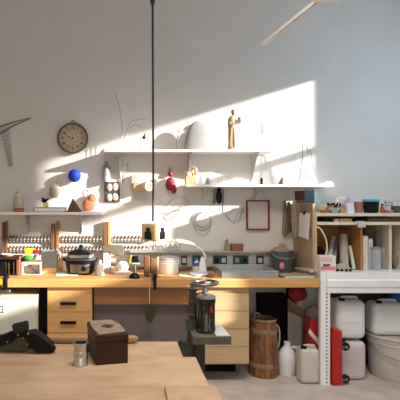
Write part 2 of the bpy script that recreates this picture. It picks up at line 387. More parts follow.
# stepped front beam
z0 = ZA(293,RF)
sec = [(RF-.006,RZ-.004),(RF-.006,RZ-.055),(RF-.016,RZ-.062),(RF-.016,z0+.052),(RF-.008,z0+.045),(RF-.008,z0),(RF+.03,z0),(RF+.03,RZ-.004)]
part(rk, 'front_beam', MB().prism([(RX+.050, y, z) for y, z in sec], (1.3,0,0)), 'rackw', bevel=.002)
b = MB(); b.b2(RX-.008, RX-.003, RF+.01, 4.68, RZ-.075, RZ-.002)
part(rk, 'side_beam', b, 'khaki' if False else 'lgrey', label='grey side rail', bevel=.001)

# cubby / pigeonhole unit on the rack
cf = 4.22
cu = thing('pigeonhole_unit', 'wooden pigeonhole shelf unit standing on the white rack', 'shelf unit', (2.3, 4.45, RZ))
part(cu, 'side_panel', MB().b2(1.700, 1.718, cf, 4.69, RZ, 1.455), 'lwood', label='pale wooden end panel', bevel=.001)
part(cu, 'top_board', MB().b2(1.7185, 3.05, cf, 4.69, 1.428, 1.455), 'cream', bevel=.002)
part(cu, 'shelf_board', MB().b2(1.7185, 3.05, cf, 4.69, 1.352, 1.378), 'cream', bevel=.002)
part(cu, 'back_panel', MB().b2(1.7185, XA(363,4.6), 4.675, 4.69, RZ, 1.352), 'orwood')
part(cu, 'back_panel', MB().b2(XA(364,4.6), 3.02, 4.675, 4.69, RZ, 1.352), 'brownbd', label='dark panel standing in for shade in the open back')  # back is open here; dark colour stands in for shade
for px, y0 in ((361.5, 4.24),):
    x = XA(px, y0); part(cu, 'divider', MB().b2(x-.008, x+.008, y0, 4.674, RZ, 1.352), 'orwood', bevel=.001)
for px, y0 in ((390.5, 4.26), (404, 4.24)):
    x = XA(px, y0); part(cu, 'divider', MB().b2(x-.012, x+.012, y0, 4.69, RZ, 1.352), 'cream', bevel=.001)
x = 3.03; part(cu, 'side_panel', MB().b2(x, x+.018, cf, 4.69, RZ, 1.352), 'lwood')
part(cu, 'end_board', MB().b2(1.6805, 1.6995, cf, 4.69, RZ, 1.54), 'kraft', label='brown hardboard cladding on the end of the unit', bevel=.001)
# painted boards, cork, paper fixed on the end of the unit
tag(MB().b2(1.683, 1.6985, cf-.03, cf+.195, 1.5405, 1.657).finish('painted_board', 'bluebd', (1.69,4.3,1.56)), 'worn blue painted board above the cork board', 'painted board').location = (1.69,4.3,1.56)
tag(MB().b2(1.683, 1.6985, cf+.2, 4.66, 1.5405, 1.657).finish('painted_board', 'brownbd', (1.69,4.5,1.56)), 'worn dark brown painted board behind the blue one', 'painted board').location = (1.69,4.5,1.56)
cb = single('cork_board', MB().b2(1.668, 1.680, cf+.01, cf+.26, 1.31, 1.535), 'cork', 'small cork board on the end of the pigeonhole unit', 'cork board', (1.675,4.35,1.40), bevel=.001)
pp = thing('note', 'white paper note clipped to the cork board', 'paper', (1.666,4.35,1.36))
part(pp, 'sheet', MB().prism([(1.667,cf+.02,1.455),(1.667,cf+.27,1.45),(1.660,cf+.285,1.235),(1.657,cf+.03,1.22)], (-.0015,0,0)), 'paper')
part(pp, 'clip', MB().box((1.662, cf+.15, 1.452), (.012,.035,.03)), 'black', label='black bulldog clip', bevel=.003)

# ============================================================ WALL SHELVES
def wall_shelf(label, x0, x1, z, y0, th, brackets):
    r = thing('wall_shelf', label, 'shelf', ((x0+x1)/2, YW-.1, z))
    part(r, 'board', MB().b2(x0, x1, y0, YW-.002, z-th, z), 'white', bevel=.002)
    for bx_, dn in brackets:
        b = MB(); b.b2(bx_-.007, bx_+.007, YW-.012, YW-.001, z-th-dn, z-th-.001); b.b2(bx_-.007, bx_+.007, y0+.04, YW-.012, z-th-.014, z-th-.001)
        b.prism([(bx_-.004,YW-.012,z-th-dn+.02),(bx_-.004,YW-.012,z-th-.014),(bx_-.004,y0+.05,z-th-.014)], (.008,0,0))
        part(r, 'bracket', b, 'lgrey')
    return r
SY = 4.45
UZ = ZA(149.3, SY); LZ = ZA(184.3, SY); KZ = ZA(212, SY)
wall_shelf('upper white wall shelf carrying the carved figure', XA(104,SY), XA(274,SY), UZ, SY, .024, [(XA(120,YW),.26),(XA(188,YW),.26),(XA(252,YW),.26)])
wall_shelf('right-hand white wall shelf above the red frame', XA(186,SY), XA(334,SY), LZ, SY, .024, [(XA(203,YW),.13),(XA(254,YW),.13),(XA(306,YW),.13)])
wall_shelf('left white wall shelf carrying the glass dome', -1.6, XA(103,SY), KZ, SY, .026, [(XA(29,YW),.19),(XA(82,YW),.19)])

# ============================================================ CLOCK
cc = P(73, 138.5, YW); R = 15.3*YW/F
ck = thing('wall_clock', 'round wall clock with dark rim and cream face', 'clock', cc)
def ydisc(c, prof, n=48):   # lathe along -Y
    b = MB(); rings = []
    for r_, d in prof:
        rings.append([b.bm.verts.new(V(c)+V((r_*math.cos(2*math.pi*j/n), -d, r_*math.sin(2*math.pi*j/n)))) for j in range(n)])
    for A, B in zip(rings, rings[1:]):
        for j in range(n): b.bm.faces.new((A[j], A[(j+1)%n], B[(j+1)%n], B[j]))
    b.bm.faces.new(rings[0]); b.bm.faces.new(rings[-1][::-1]); return b
part(ck, 'rim', ydisc(cc, [(R*.97,.002),(R,.01),(R,.04),(R*.96,.05),(R*.90,.05),(R*.885,.03)]), 'dial')
part(ck, 'face', ydisc(cc, [(R*.885,.028),(R*.884,.0305)]), 'face')
b = MB()
for k in range(60):
    a = k*math.pi/30; L = .07 if k % 5 == 0 else .03; w = .0022 if k % 5 == 0 else .001
    q = cc+V((R*.83*math.sin(a), -.031, R*.83*math.cos(a)))
    b.box(q, (w*2, .001, R*L), (0, a, 0))
part(ck, 'minute_marks', b, 'black')
def text_mesh(s, size, pos, align='CENTER'):
    cu_ = bpy.data.curves.new('t', 'FONT'); cu_.body = s; cu_.size = size; cu_.extrude = .0005; cu_.align_x = 'CENTER'; cu_.align_y = 'CENTER'; cu_.offset = size*.02
    o = bpy.data.objects.new('t', cu_); C.objects.link(o)
    bpy.context.view_layer.update()
    me = bpy.data.meshes.new_from_object(o.evaluated_get(bpy.context.evaluated_depsgraph_get()))
    bpy.data.objects.remove(o)
    m = Matrix.Translation(V(pos)) @ Matrix.Rotation(math.pi/2, 4, 'X')
    me.transform(m); return me
for k in range(1, 13):
    b = MB()
    a = k*math.pi/6
    me = text_mesh(str(k), .038, cc+V((R*.66*math.sin(a), -.0312, R*.66*math.cos(a))))
    b.bm.from_mesh(me); bpy.data.meshes.remove(me)
    part(ck, 'numeral', b, 'black', smooth=False)
def hand(a, L, w, y):
    d = V((math.sin(a), 0, math.cos(a))); n = V((d.z, 0, -d.x)); c0 = cc+V((0,-y,0))
    return MB().prism([c0-d*L*.2-n*w*.6, c0-d*L*.2+n*w*.6, c0+n*w, c0+d*L, c0-n*w], (0,-.0015,0))
part(ck, 'hour_hand', hand(math.radians(296), R*.50, .008, .033), 'black')
part(ck, 'minute_hand', hand(math.radians(312), R*.80, .008, .036), 'cream')
part(ck, 'hub', MB().cyl(cc+V((0,-.03,0)), cc+V((0,-.041,0)), .009), 'black')
part(ck, 'hook', MB().tube(circ(cc+V((0,-.01,R+.012)), .012, .014), .0025, 6, True), 'dial')

# ============================================================ WALL-HUNG OBJECTS
Wp = lambda px, py, off=.012: P(px, py, YW) + V((0, -off, 0))
def nail(b, px, py): q = Wp(px, py, 0); b.cyl(q+V((0,.004,0)), q-V((0,.02,0)), .0025, n=6)
# dividers with rope ladder, far left
g = thing('hanging_ornament', 'brown wooden pole ornament with hanging net left of the clock', 'ornament', Wp(15,128))
part(g, 'pole', MB().tube([Wp(-6,129),Wp(12,123),Wp(31,118)], [.007,.006,.003]), 'ragd')
part(g, 'pole', MB().tube([Wp(-6,138,.02),Wp(12,127,.02),Wp(31,118.5,.014)], [.007,.006,.003]), 'ragd')
b = MB()
for i in range(4): b.tube([Wp(0+i*3,128+i*-1), Wp(4+i*2.2,145), Wp(9.5+i*1.0,165)], .0025, 6)
for k in range(9):
    y = 133+k*3.6; b.tube([Wp(1.3+k*1.0,y), Wp(8.5+k*.5,y-1)], .0025, 6)
b.box(Wp(11,165), (.04,.012,.03))
part(g, 'net', b, 'wire', label='grey hanging net')
# blue ball
single('blue_ball', MB().ball(Wp(75,176,.061), .062, 24, 16, .02), 'blue', 'bright cobalt blue ball on the wall', 'ball', Wp(75,176,.061))
# linen bundle
g = thing('cloth_bundle', 'small pale linen bundle hanging below the blue ball', 'cloth', Wp(55,190,.04))
part(g, 'bundle', MB().ball(Wp(55.5,191.5,.04), (.055,.035,.065), 16, 12, .07, 3), 'linen')
part(g, 'loop', MB().tube(circ(Wp(59,184,.012), .025, .04), .003, 6, True), 'linen')
# coral felt pouch with wire loop
g = thing('felt_pouch', 'coral orange felt pouch with wire loop on the wall', 'pouch', Wp(90,203,.03))
part(g, 'pouch', MB().ball(Wp(89,205,.04), (.062,.03,.062), 18, 12, .04, 5).ball(Wp(92,199,.04), (.042,.028,.05), 16, 10, .04, 6), 'coral')
part(g, 'loop', MB().tube(circ(Wp(90,192,.02), .022, .04), .0025, 6, True), 'wire')
# grey bottle-shaped spray can
g = thing('hanging_flask', 'grey glass flask hanging above the dark plaque', 'flask', Wp(107,172,.04))
part(g, 'body', MB().lathe([(0,-.10),(.032,-.10),(.038,-.08),(.038,-.02),(.032,0),(.034,.03),(.03,.055),(.014,.07),(.012,.09),(.016,.092),(.016,.10),(0,.10)], Wp(106.5,172,.042), 20), 'grey')
part(g, 'base_band', MB().lathe([(.0385,-.10),(.0395,-.098),(.0395,-.05),(.0385,-.048)], Wp(106.5,172,.042), 20), 'glassg')
# plaque with two shells
g = thing('plaque', 'dark square plaque with two rows of white shell shapes', 'plaque', Wp(112,192))
a0 = Wp(104.5,202,0); a1 = Wp(120,182,0)
part(g, 'board', MB().b2(a0.x, a1.x, YW-.022, YW-.001, a0.z, a1.z), mat('slate', (.07,.07,.075), .6), bevel=.002)
for px, py in ((109.5,187.5),(115,187),(109.5,197.5),(115,197)):
    part(g, 'shell', MB().ball(Wp(px,py,.026), (.030,.018,.036), 16, 10, .05, int(px*py)), 'cream', label='off-white shell')
# wooden box with cylinder (pinhole-like)
g = thing('wooden_camera', 'pale wooden block with a round tube fixed to the wall', 'wooden block', Wp(140,187,.05))
part(g, 'block', MB().box(Wp(139,187.5,.045), (.12,.0895,.085)), 'kraft', bevel=.006)
part(g, 'neck', MB().box(Wp(134,180,.03), (.055,.05,.085)), 'linen', bevel=.004)
q = Wp(145.5,186.5,.07); d = V((.5,-.75,0)).normalized()
part(g, 'tube', MB().cyl(q-d*.04, q+d*.05, .042, .045, 28), 'cream', label='cream round tube')
part(g, 'tube_end', MB().cyl(q+d*.0505, q+d*.052, .034, n=28), 'rag', label='brown end of the tube')
# antler-like twig
b = MB(); b.tube(wob([Wp(121,183),Wp(121,172),Wp(119.5,160)]), .003, 6).tube(wob([Wp(122,183),Wp(126,173),Wp(128,164)]), .003, 6).tube(wob([Wp(124,178),Wp(129,172),Wp(130,168)]), .002, 6)
b.box(Wp(127.5,165,.012), (.018,.02,.022)); nail(b, 122, 183)
single('wire_twig', b, 'wire', 'forked grey wire twig beside the dark plaque', 'wire ornament', Wp(122,183))
# crimson figure
g = thing('red_mask', 'small crimson woven figure hanging on the wall', 'ornament', Wp(170,182,.03))
b = MB().ball(Wp(170,184,.03), (.045,.025,.062), 18, 12, .10, 8).ball(Wp(170,174,.03), (.024,.02,.026), 12, 8, .08, 9).ball(Wp(173.5,189,.035), (.028,.02,.045), 12, 8, .1, 2)
part(g, 'body', b, 'crimson')
part(g, 'loop', MB().tube(circ(Wp(170,169,.012), .010, .018), .003, 6, True), 'wire')
# loose wire scribbles on wall
def scrib(name, label, pts, r=.0028, m='wirel', cat='wire ornament', off=.012):
    b = MB()
    for p in pts: b.tube(wob([Wp(x,y,off) for x,y in p]), r, 6)
    nail(b, *pts[0][0]); return single(name, b, m, label, cat, Wp(*pts[0][0]))
scrib('wire_loop', 'tangled pale wire loops hanging below the crimson figure', [[(166,206),(172,199),(180,197),(188,200),(186,206),(178,204),(172,208)],[(163,212),(170,213),(178,210),(182,206)]])
scrib('wire_loop', 'thin pale wire triangle hung left of the round dish', [[(166,216),(178,209),(181,211),(171,220),(166,216)]])
# round plate with ring
g = thing('round_dish', 'white round dish in a wire ring on the wall', 'dish', Wp(202,220))
part(g, 'dish', ydisc(Wp(202,220,0), [(.060,.001),(.066,.012),(.062,.022),(.04,.026),(.02,.028)], 36), 'plasterobj')
part(g, 'ring', MB().tube(circ(Wp(202,221,.014), .085, .088, 36), .004, 8, True), 'grey', label='grey wire ring')
part(g, 'loop', MB().tube(wob([Wp(194,226),Wp(197,232),Wp(203,235),Wp(209,231),Wp(210,225)]), .003, 6), 'wirel')
# black feather beetle
g = thing('black_ornament', 'black spiky beetle-like ornament under the right-hand shelf', 'ornament', Wp(218,196,.02))
part(g, 'body', MB().ball(Wp(218.5,197,.025), (.030,.018,.065), 14, 10, .08, 4).ball(Wp(218.5,189.5,.022), (.018,.014,.02), 10, 8), 'black')
b = MB()
for s_ in (-1, 1):
    for k in range(5): b.tube(wob([Wp(218.5,191+k*2.6,.022), Wp(218.5-s_*4,190+k*2.9,.03), Wp(218.5-s_*(5.5 if s_ > 0 else 4),192+k*3.1,.012)], 3), .004, 6)
part(g, 'legs', b, 'black')
# hanging wire mobile
g = thing('wire_hanger', 'blue-grey wire coat-hanger shape hanging left of the red frame', 'wire ornament', Wp(235,210))
b = MB().tube(wob([Wp(225.5,204),Wp(225.5,214),Wp(226,216)]), .003, 6).tube([Wp(226,216),Wp(237,207),Wp(243,208),Wp(240,220),Wp(234,223),Wp(226,216)], .0035, 6).tube([Wp(242,208),Wp(246,215),Wp(243,220)], .003, 6)
b.tube(wob([Wp(234,222),Wp(238,213),Wp(242,210)]), .003, 6).tube(wob([Wp(237,223),Wp(240,215),Wp(243,209)]), .003, 6); nail(b, 225.5, 204)
part(g, 'wire', b, 'wirel')
# red frame
g = thing('picture_frame', 'empty thin dark red frame hanging on a wire', 'frame', Wp(257.5,215))
fa, fb = Wp(246,230,0), Wp(269,200,0)
b = MB(); w = .014
b.b2(fa.x, fb.x, YW-.03, YW-.006, fb.z-w, fb.z).b2(fa.x, fb.x, YW-.03, YW-.006, fa.z, fa.z+w).b2(fa.x, fa.x+w, YW-.03, YW-.006, fa.z+w, fb.z-w).b2(fb.x-w, fb.x, YW-.03, YW-.006, fa.z+w, fb.z-w)
part(g, 'frame', b, 'crimson', bevel=.002)
part(g, 'backing', MB().b2(fa.x+w, fb.x-w, YW-.010, YW-.006, fa.z+w, fb.z-w), mat('pale grey glazing', (.60,.565,.54), .35, var=.02))
b = MB().tube([Wp(250,200), Wp(254,191), Wp(258,186.9)], .002, 6).tube([Wp(266,200), Wp(262,191), Wp(259,186.9)], .002, 6).box(Wp(259.5,186.3,.012), (.045,.016,.02))
part(g, 'hanging_wire', b, 'grey', label='grey hanging clip and wires')
# rags / gloves on hooks
def ragm(px0, px1, y0, y1, m, label, off, name='work_glove', cat='glove'):
    rn = random.Random(int(px0)); b = MB(); cols = 7; rows = 12; g_ = []
    for i in range(rows+1):
        t_ = i/rows; row = []
        half = (px1-px0)/2*(.55+.45*min(1, t_*2.2)); cxp = (px0+px1)/2+.6*math.sin(t_*4+px0)
        for j in range(cols+1):
            u = j/cols*2-1
            row.append(P(cxp+u*half, y0+(y1-y0)*t_+1.2*math.sin(u*3+px0)*t_, YW-off)+V((0, -.016*math.cos(u*6+i*.25+px0)*(.4+t_), 0)))
        g_.append(row)
    F_ = [[b.bm.verts.new(p) for p in r_] for r_ in g_]; B_ = [[b.bm.verts.new(p+V((0,.018,0))) for p in r_] for r_ in g_]
    for i in range(rows):
        for j in range(cols):
            b.bm.faces.new((F_[i][j],F_[i][j+1],F_[i+1][j+1],F_[i+1][j])); b.bm.faces.new((B_[i][j],B_[i+1][j],B_[i+1][j+1],B_[i][j+1]))
        b.bm.faces.new((F_[i][0],F_[i+1][0],B_[i+1][0],B_[i][0])); b.bm.faces.new((F_[i][-1],B_[i][-1],B_[i+1][-1],F_[i+1][-1]))
    for j in range(cols):
        b.bm.faces.new((F_[0][j],B_[0][j],B_[0][j+1],F_[0][j+1])); b.bm.faces.new((F_[-1][j],F_[-1][j+1],B_[-1][j+1],B_[-1][j]))
    r_ = thing(name, label, cat, P((px0+px1)/2, y0, YW-off))
    part(r_, 'cloth', b, m, sub=1)
    q = P((px0+px1)/2, y0+1, YW-off)
    if off < .2: part(r_, 'hook', MB().tube([V((q.x,YW+.003,q.z)), q, q+V((0,-.012,.015))], .003, 6), 'wire')
    else: part(r_, 'hook', MB().tube([V((1.681,q.y,q.z)), q+V((0,.008,0)), q+V((-.01,.008,.012))], .003, 6), 'wire')
ragm(282.5, 287.5, 201, 236, 'rag', 'greyish brown rag hanging furthest from the cork board', .03, 'hanging_rag', 'rag')
ragm(287.2, 292, 202, 233, 'ragd', 'dark brown narrow rag hanging between two lighter ones', .06, 'hanging_rag', 'rag')
ragm(292, 298, 200, 238, 'rag', 'long grey-brown rag hanging nearest the cork board', .30, 'hanging_rag', 'rag')

# ============================================================ SHELF ITEMS
# --- left shelf (KZ)
def K(px, Y): return V((XA(px, Y), Y, KZ))
c = K(18.5, 4.55)
g = thing('glass_dome', 'glass dome on an orange-brown turned base on the left shelf', 'cloche', c)
part(g, 'base', MB().lathe([(0,0),(.045,0),(.05,.006),(.05,.02),(.056,.024),(.056,.03),(.02,.036),(0,.036)], c, 28), 'orange')
part(g, 'dome', MB().lathe([(.044,.036),(.044,.13),(.038,.155),(.022,.175),(.006,.182),(0,.183)], c, 28), mat('ivory glass', (.78,.74,.62), .15, alpha=.35, var=.05))
part(g, 'specimen', MB().lathe([(0,.036),(.040,.036),(.038,.08),(.033,.12),(.022,.15),(0,.16)], c, 20), 'linen', label='cream specimen inside')
part(g, 'handle', MB().tube([c+V((.050*math.cos(a), 0, .03+.165*math.sin(a))) for a in [math.pi*i/20 for i in range(21)]], .004, 6), 'brass')
c = K(51, 4.55)
g = thing('book', 'pale cloth-bound book lying flat on the left shelf', 'book', c)
part(g, 'pages', MB().b2(c.x-.143, c.x+.143, 4.47, 4.62, KZ+.006, KZ+.036), 'paper')
part(g, 'cover', MB().b2(c.x-.15, c.x+.15, 4.465, 4.625, KZ, KZ+.006).b2(c.x-.15, c.x+.15, 4.465, 4.625, KZ+.036, KZ+.042).b2(c.x-.15, c.x-.144, 4.465,4.625,KZ+.006,KZ+.036), 'rag')
c = V((XA(45, 4.53), 4.53, KZ+.042))
g = thing('figurine', 'little black bird on a brass block on top of the book', 'figurine', c)
part(g, 'block', MB().b2(c.x-.014, c.x+.03, 4.51, 4.55, c.z, c.z+.045), 'brass', bevel=.002)
part(g, 'bird', MB().ball(c+V((-.006,0,.062)), (.026,.016,.020)).ball(c+V((-.022,0,.082)), .012).tube([c+V((.012,0,.065)), c+V((.04,0,.09))], [.010,.002]), 'black')
c = K(74.5, 4.53)
single('pyramid', MB().prism([(c.x-.07,4.48,KZ),(c.x+.07,4.48,KZ),(c.x-.015,4.50,KZ+.125)], (0,.07,0)), 'brownbd', 'dark brown wedge-shaped pyramid next to the book', 'pyramid', c, bevel=.003)
# --- upper shelf (UZ)
def U(px, Y=4.55): return V((XA(px, Y), Y, UZ))
c = U(122)
g = thing('tall_ornament', 'tall thin curved wire stem on a brown foot on the upper shelf', 'ornament', c)
part(g, 'foot', MB().lathe([(0,0),(.020,0),(.018,.008),(.004,.012),(0,.012)], c, 16), 'ragd')
part(g, 'stem', MB().tube(wob([c+V((0,0,.01)), P(122,125,4.55), P(120,110,4.55), P(117,100,4.55), P(114.5,93,4.55)]), .0035, 6), 'wire')
c = U(136)
g = thing('wire_arch', 'pale double wire arch beside the tall wire stem', 'ornament', c)
b = MB().tube(wob([U(127), P(127,132,4.55), P(131,122,4.55), P(138,119.5,4.55), P(146,118.5,4.55)]), .0035, 6).tube(wob([U(128.5,4.56), P(130,130,4.56), P(134,125,4.56), P(138,126,4.56), P(143,128,4.56)]), .003, 6)
part(g, 'wire', b, 'wirel')
c = U(143, 4.53)
g = thing('bird_figure', 'tiny dark bird perched on a wire tripod on the upper shelf', 'figurine', c)
b = MB()
for dx_ in (-5, 0.5, 3.5): b.tube([V((XA(143+dx_,4.53), 4.53, UZ)), P(143.5,139,4.53)], .002, 6)
part(g, 'legs', b, 'wirel')
part(g, 'bird', MB().ball(P(144,137.5,4.53), (.018,.012,.016)).tube([P(144,137,4.53), P(145.5,133,4.53)], [.010,.003]), 'black')
c = U(176.5)
g = thing('stick_figure', 'thin dark upright stick on a small foot on the upper shelf', 'figurine', c)
part(g, 'foot', MB().lathe([(0,0),(.016,0),(.014,.006),(0,.008)], c, 12), 'ragd')
part(g, 'stick', MB().tube(wob([c+V((0,0,.006)), P(177,141,4.55), P(178,135,4.55), P(178.5,129,4.55)]), [.004]*6+[.006]*6+[.004]*7, 6), 'ragd')
c = U(198.5, 4.57)
single('plaster_dome', MB().lathe([(0,0),(.136,0),(.137,.02),(.130,.08),(.118,.14),(.102,.19),(.082,.23),(.055,.262),(.025,.277),(0,.28)], c, 36, 1, .30), mat('dull plaster dome', (.30,.30,.30), .85, var=.04, scale=8), 'large white plaster dome on the upper shelf', 'plaster cast', c)
c = U(232, 4.53)
g = thing('carved_figure', 'carved pale wooden robed figure holding something on the upper shelf', 'figurine', c)
b = MB()
rf = [(.044,0),(.046,.008),(.044,.015),(.038,.03),(.036,.09),(.037,.15),(.036,.19),(.039,.24),(.041,.275),(.034,.302),(.017,.318),(.010,.325)]
rings = [(r_, z) for r_, z in rf]
for i, (r_, z) in enumerate(rings): pass
b.lathe([(0,0)]+rf+[(0,.33)], c, 24, 1, .8)
b.tube(wob([c+V((.022,-.01,.29)), c+V((.045,-.03,.25)), c+V((.065,-.03,.265))]), .010, 8)
b.tube(wob([c+V((-.026,-.005,.29)), c+V((-.02,-.03,.235)), c+V((.03,-.035,.25))]), .010, 8)
b.tube([c+V((-.014,-.027,.20)), c+V((-.022,-.027,.03))], [.005,.009]).tube([c+V((.014,-.027,.20)), c+V((.018,-.028,.02))], [.005,.009])
part(g, 'robe', b, 'figw')
part(g, 'head', MB().ball(c+V((.014,-.004,.352)), (.019,.020,.026)).cyl(c+V((.006,0,.32)), c+V((.012,-.002,.34)), .010), 'figw')
part(g, 'hair', MB().ball(c+V((.012,.004,.358)), (.021,.021,.024)), 'ragd', label='dark hair')
part(g, 'bundle', MB().ball(c+V((.066,-.028,.275)), (.022,.018,.032), 12, 8, .08), 'rag', label='bundle in the arms')
b = MB()
for k in range(5):
    b.tube(wob([Wp(246+k*2,141-k*3), Wp(252+k*1.5,128+k*3), Wp(262+k,120+k*4), Wp(268-k*2,134+k)]), .0016, 5)
nail(b, 246, 141); single('wire_scribble', b, mat('white wire', (.8,.8,.8), .4), 'faint white wire scribble on the wall right of the carved figure', 'wire ornament', Wp(252,130))
# --- right shelf (LZ)
def R_(px, Y=4.55): return V((XA(px, Y), Y, LZ))
c = R_(191, 4.52)
g = thing('wooden_castle', 'pale wooden toy castle at the left end of the right-hand shelf', 'wooden model', c)
b = MB().b2(c.x-.052, c.x+.045, 4.48, 4.56, LZ, LZ+.075)
part(g, 'block', b, 'lwood', bevel=.002)
b = MB().b2(c.x-.040, c.x-.015, 4.49, 4.55, LZ+.075, LZ+.12).b2(c.x+.010, c.x+.045, 4.49, 4.55, LZ+.075, LZ+.15)
for k in range(2): b.b2(c.x+.010+k*.024, c.x+.021+k*.024, 4.49, 4.55, LZ+.15, LZ+.165)
part(g, 'towers', b, 'lwood', bevel=.001)
part(g, 'ring', MB().tube(circ(V((c.x+.03,4.484,LZ+.125)), .018, .03), .003, 6, True), 'brass')
c = R_(202, 4.52)
single('white_cup', MB().lathe([(0,0),(.022,0),(.028,.05),(.029,.075),(.026,.075),(.024,.008),(0,.008)], c, 20), 'white', 'small white cup beside the wooden toy castle', 'cup', c)
single('glass_jar', MB().lathe([(0,0),(.02,0),(.022,.05),(.014,.06),(.014,.07),(0,.07)], R_(208,4.56), 18), 'grey', 'small grey jar right of the white cup', 'jar', R_(208,4.56))
c = R_(225, 4.53)
b = MB().tube(wob([c+V((-.06,0,.003)), c+V((-.055,0,.06)), c+V((-.02,0,.075)), c+V((.03,0,.065)), c+V((.06,0,.085)), c+V((.075,0,.06))]), .0025, 6)
for x in (-.03, .02, .045): b.tube([c+V((x,0,.070)), c+V((x+.005,.01,.002))], .0022, 6)
single('wire_animal', b, 'wirel', 'pale wire outline of an animal on the right-hand shelf', 'wire ornament', c)
c = R_(261.5, 4.5)
g = thing('small_figure', 'little dark figure with a twig on the right-hand shelf', 'figurine', c)
part(g, 'body', MB().lathe([(0,0),(.012,0),(.010,.02),(.013,.045),(.006,.06),(0,.064)], c, 14), 'blackm')
part(g, 'twig', MB().tube(wob([c+V((.004,0,.04)), c+V((.01,0,.11)), c+V((-.003,0,.17))]), .0016, 5), 'wirel')
c = R_(282, 4.5)
g = thing('oil_can', 'small dark cone-shaped can with a wire spout on the shelf', 'oil can', c)
part(g, 'body', MB().lathe([(0,0),(.030,0),(.031,.012),(.016,.045),(.008,.06),(0,.062)], c, 20), 'dsteel')
part(g, 'spout', MB().tube(wob([c+V((0,0,.055)), c+V((.006,0,.085)), c+V((.025,0,.03))]), .003, 6), 'wirel')
c = R_(290, 4.55); b = MB()
for k in range(4): b.tube(wob([c+V((-.03+k*.02,0,.002)), c+V((-.05+k*.035,0,.10)), c+V((-.02+k*.02,0,.20+.03*k))]), .0016, 5)
single('wire_bunch', b, 'wirel', 'sparse bunch of pale upright wires on the shelf', 'wire ornament', c)
c = R_(308, 4.55)
g = thing('wire_tower', 'tall glass cone flask with a wire stand near the shelf end', 'flask', c)
part(g, 'flask', MB().lathe([(.085,.002),(.088,.01),(.07,.06),(.045,.13),(.03,.19),(.025,.27),(.027,.28),(.024,.28),(.022,.27),(.027,.19),(.042,.13),(.067,.06),(.083,.008),(0,.006)], c, 28), mat('thin clear glass', (.85,.88,.9), .1, alpha=.28, var=0))
b = MB().tube([c+V((-.09,0,.002)), c+V((-.05,0,.27)), c+V((-.05,0,.37)), c+V((-.03,0,.40)), c+V((-.01,0,.37)), c+V((.0,0,.28))], .0045, 6).tube([c+V((.09,0,.002)), c+V((.03,0,.27)), c+V((.02,0,.33))], .0045, 6).tube([c+V((-.08,0,.07)), c+V((.08,0,.07))], .0045, 6).tube([c+V((-.075,0,.10)), c+V((.07,0,.10))], .0045, 6)
part(g, 'stand', b, 'grey')
c = R_(326, 4.52)
single('folded_paper', MB().prism([(c.x-.05,4.47,LZ),(c.x+.05,4.47,LZ),(c.x+.03,4.47,LZ+.028),(c.x-.03,4.47,LZ+.022)], (0,.1,0)), 'paper', 'folded white paper at the right end of the shelf', 'paper', c)

# ============================================================ SPOOL RACKS ON WALL
def rackrow(label, px0, px1, py, n, first=[None], grp='pegs in the wall rack'):
    z = ZA(py, YW)
    for i in range(n):
        px = px0+(px1-px0)*(i+.5)/n; loc = V((XA(px,YW-.03), YW-.03, z))
        if first[0] is None:
            r_ = thing('peg_tool', label, 'tool', loc, grp); first[0] = r_
            part(r_, 'body', MB().lathe([(0,-.028),(.006,-.028),(.009,-.02),(.009,.0),(.006,.003),(0,.003)], (0,0,0), 10), 'plasterobj', world=False, label='white lower end')
            part(r_, 'cap', MB().lathe([(0,.003),(.010,.003),(.012,.012),(.012,.024),(.006,.030),(0,.031)], (0,0,0), 10), 'ragd', world=False, label='brown head')
        else: dup(first[0], loc, label)['group'] = grp
for seg, (a, b_) in enumerate(((8,51),(60,103),(112,149))):
    nm = ['left', 'middle', 'right'][seg]
    where = ['over the yellow-handled tool', 'behind the slow cooker', 'behind the hanging socket box'][seg]
    r_ = thing('peg_rack', 'two-rail white tool rack on the wall '+where, 'tool rack', (XA((a+b_)/2,YW), YW-.02, ZA(245,YW)))
    for py in (238.5, 248.5):
        z = ZA(py, YW); x0 = XA(a,YW); x1 = XA(b_,YW)
        rail = MB()
        rail.b2(x0, x1, YW-.048, YW-.042, z-.012, z-.006).b2(x0, x1, YW-.018, YW-.001, z-.012, z-.006)
        rail.b2(x0, x1, YW-.010, YW-.001, z-.03, z-.012)
        for k in (x0+.003, x1-.003): rail.b2(k-.003, k+.003, YW-.048, YW-.001, z-.03, z-.006)
        part(r_, 'rail', rail, 'lgrey' if seg == 2 else 'rag')
        n = 12 if seg < 2 else 10
        rackrow('brown-topped white peg tool in the %s rail of the rack %s' % ('upper' if py < 240 else 'lower', where), a+.8, b_-.8, py, n, grp='peg tools in the %s rail %s' % ('upper' if py < 240 else 'lower', where))
# wooden upright sticks
def stick(px0, px1, y0, y1, m, label, name='wooden_post', off=.035):
    a = P(px0, y1, YW-off); b_ = P(px1, y0, YW-off)
    single(name, MB().b2(a.x, b_.x, YW-off-.01, YW-.001, BZ, b_.z), m, label, 'wooden post', V(((a.x+b_.x)/2, YW-off, BZ)), bevel=.002)
stick(2.2, 4.6, 222, 258, 'ragd', 'dark brown post at the far left of the tool racks')
stick(5.2, 7.0, 221, 259, 'rwood', 'dark reddish post right beside the far left one', off=.036)
stick(51.2, 54.2, 224, 252, 'rwood', 'reddish wooden post left of the brushes')
stick(56.3, 58.9, 221, 252, 'orwood', 'orange-brown wooden post behind the brushes')
stick(103.8, 107, 222, 252, 'rwood', 'reddish wooden post left of a paler one behind the wooden cutter', )
stick(108, 111, 221.5, 252, 'lwood', 'pale wooden post beside a reddish one behind the wooden cutter')

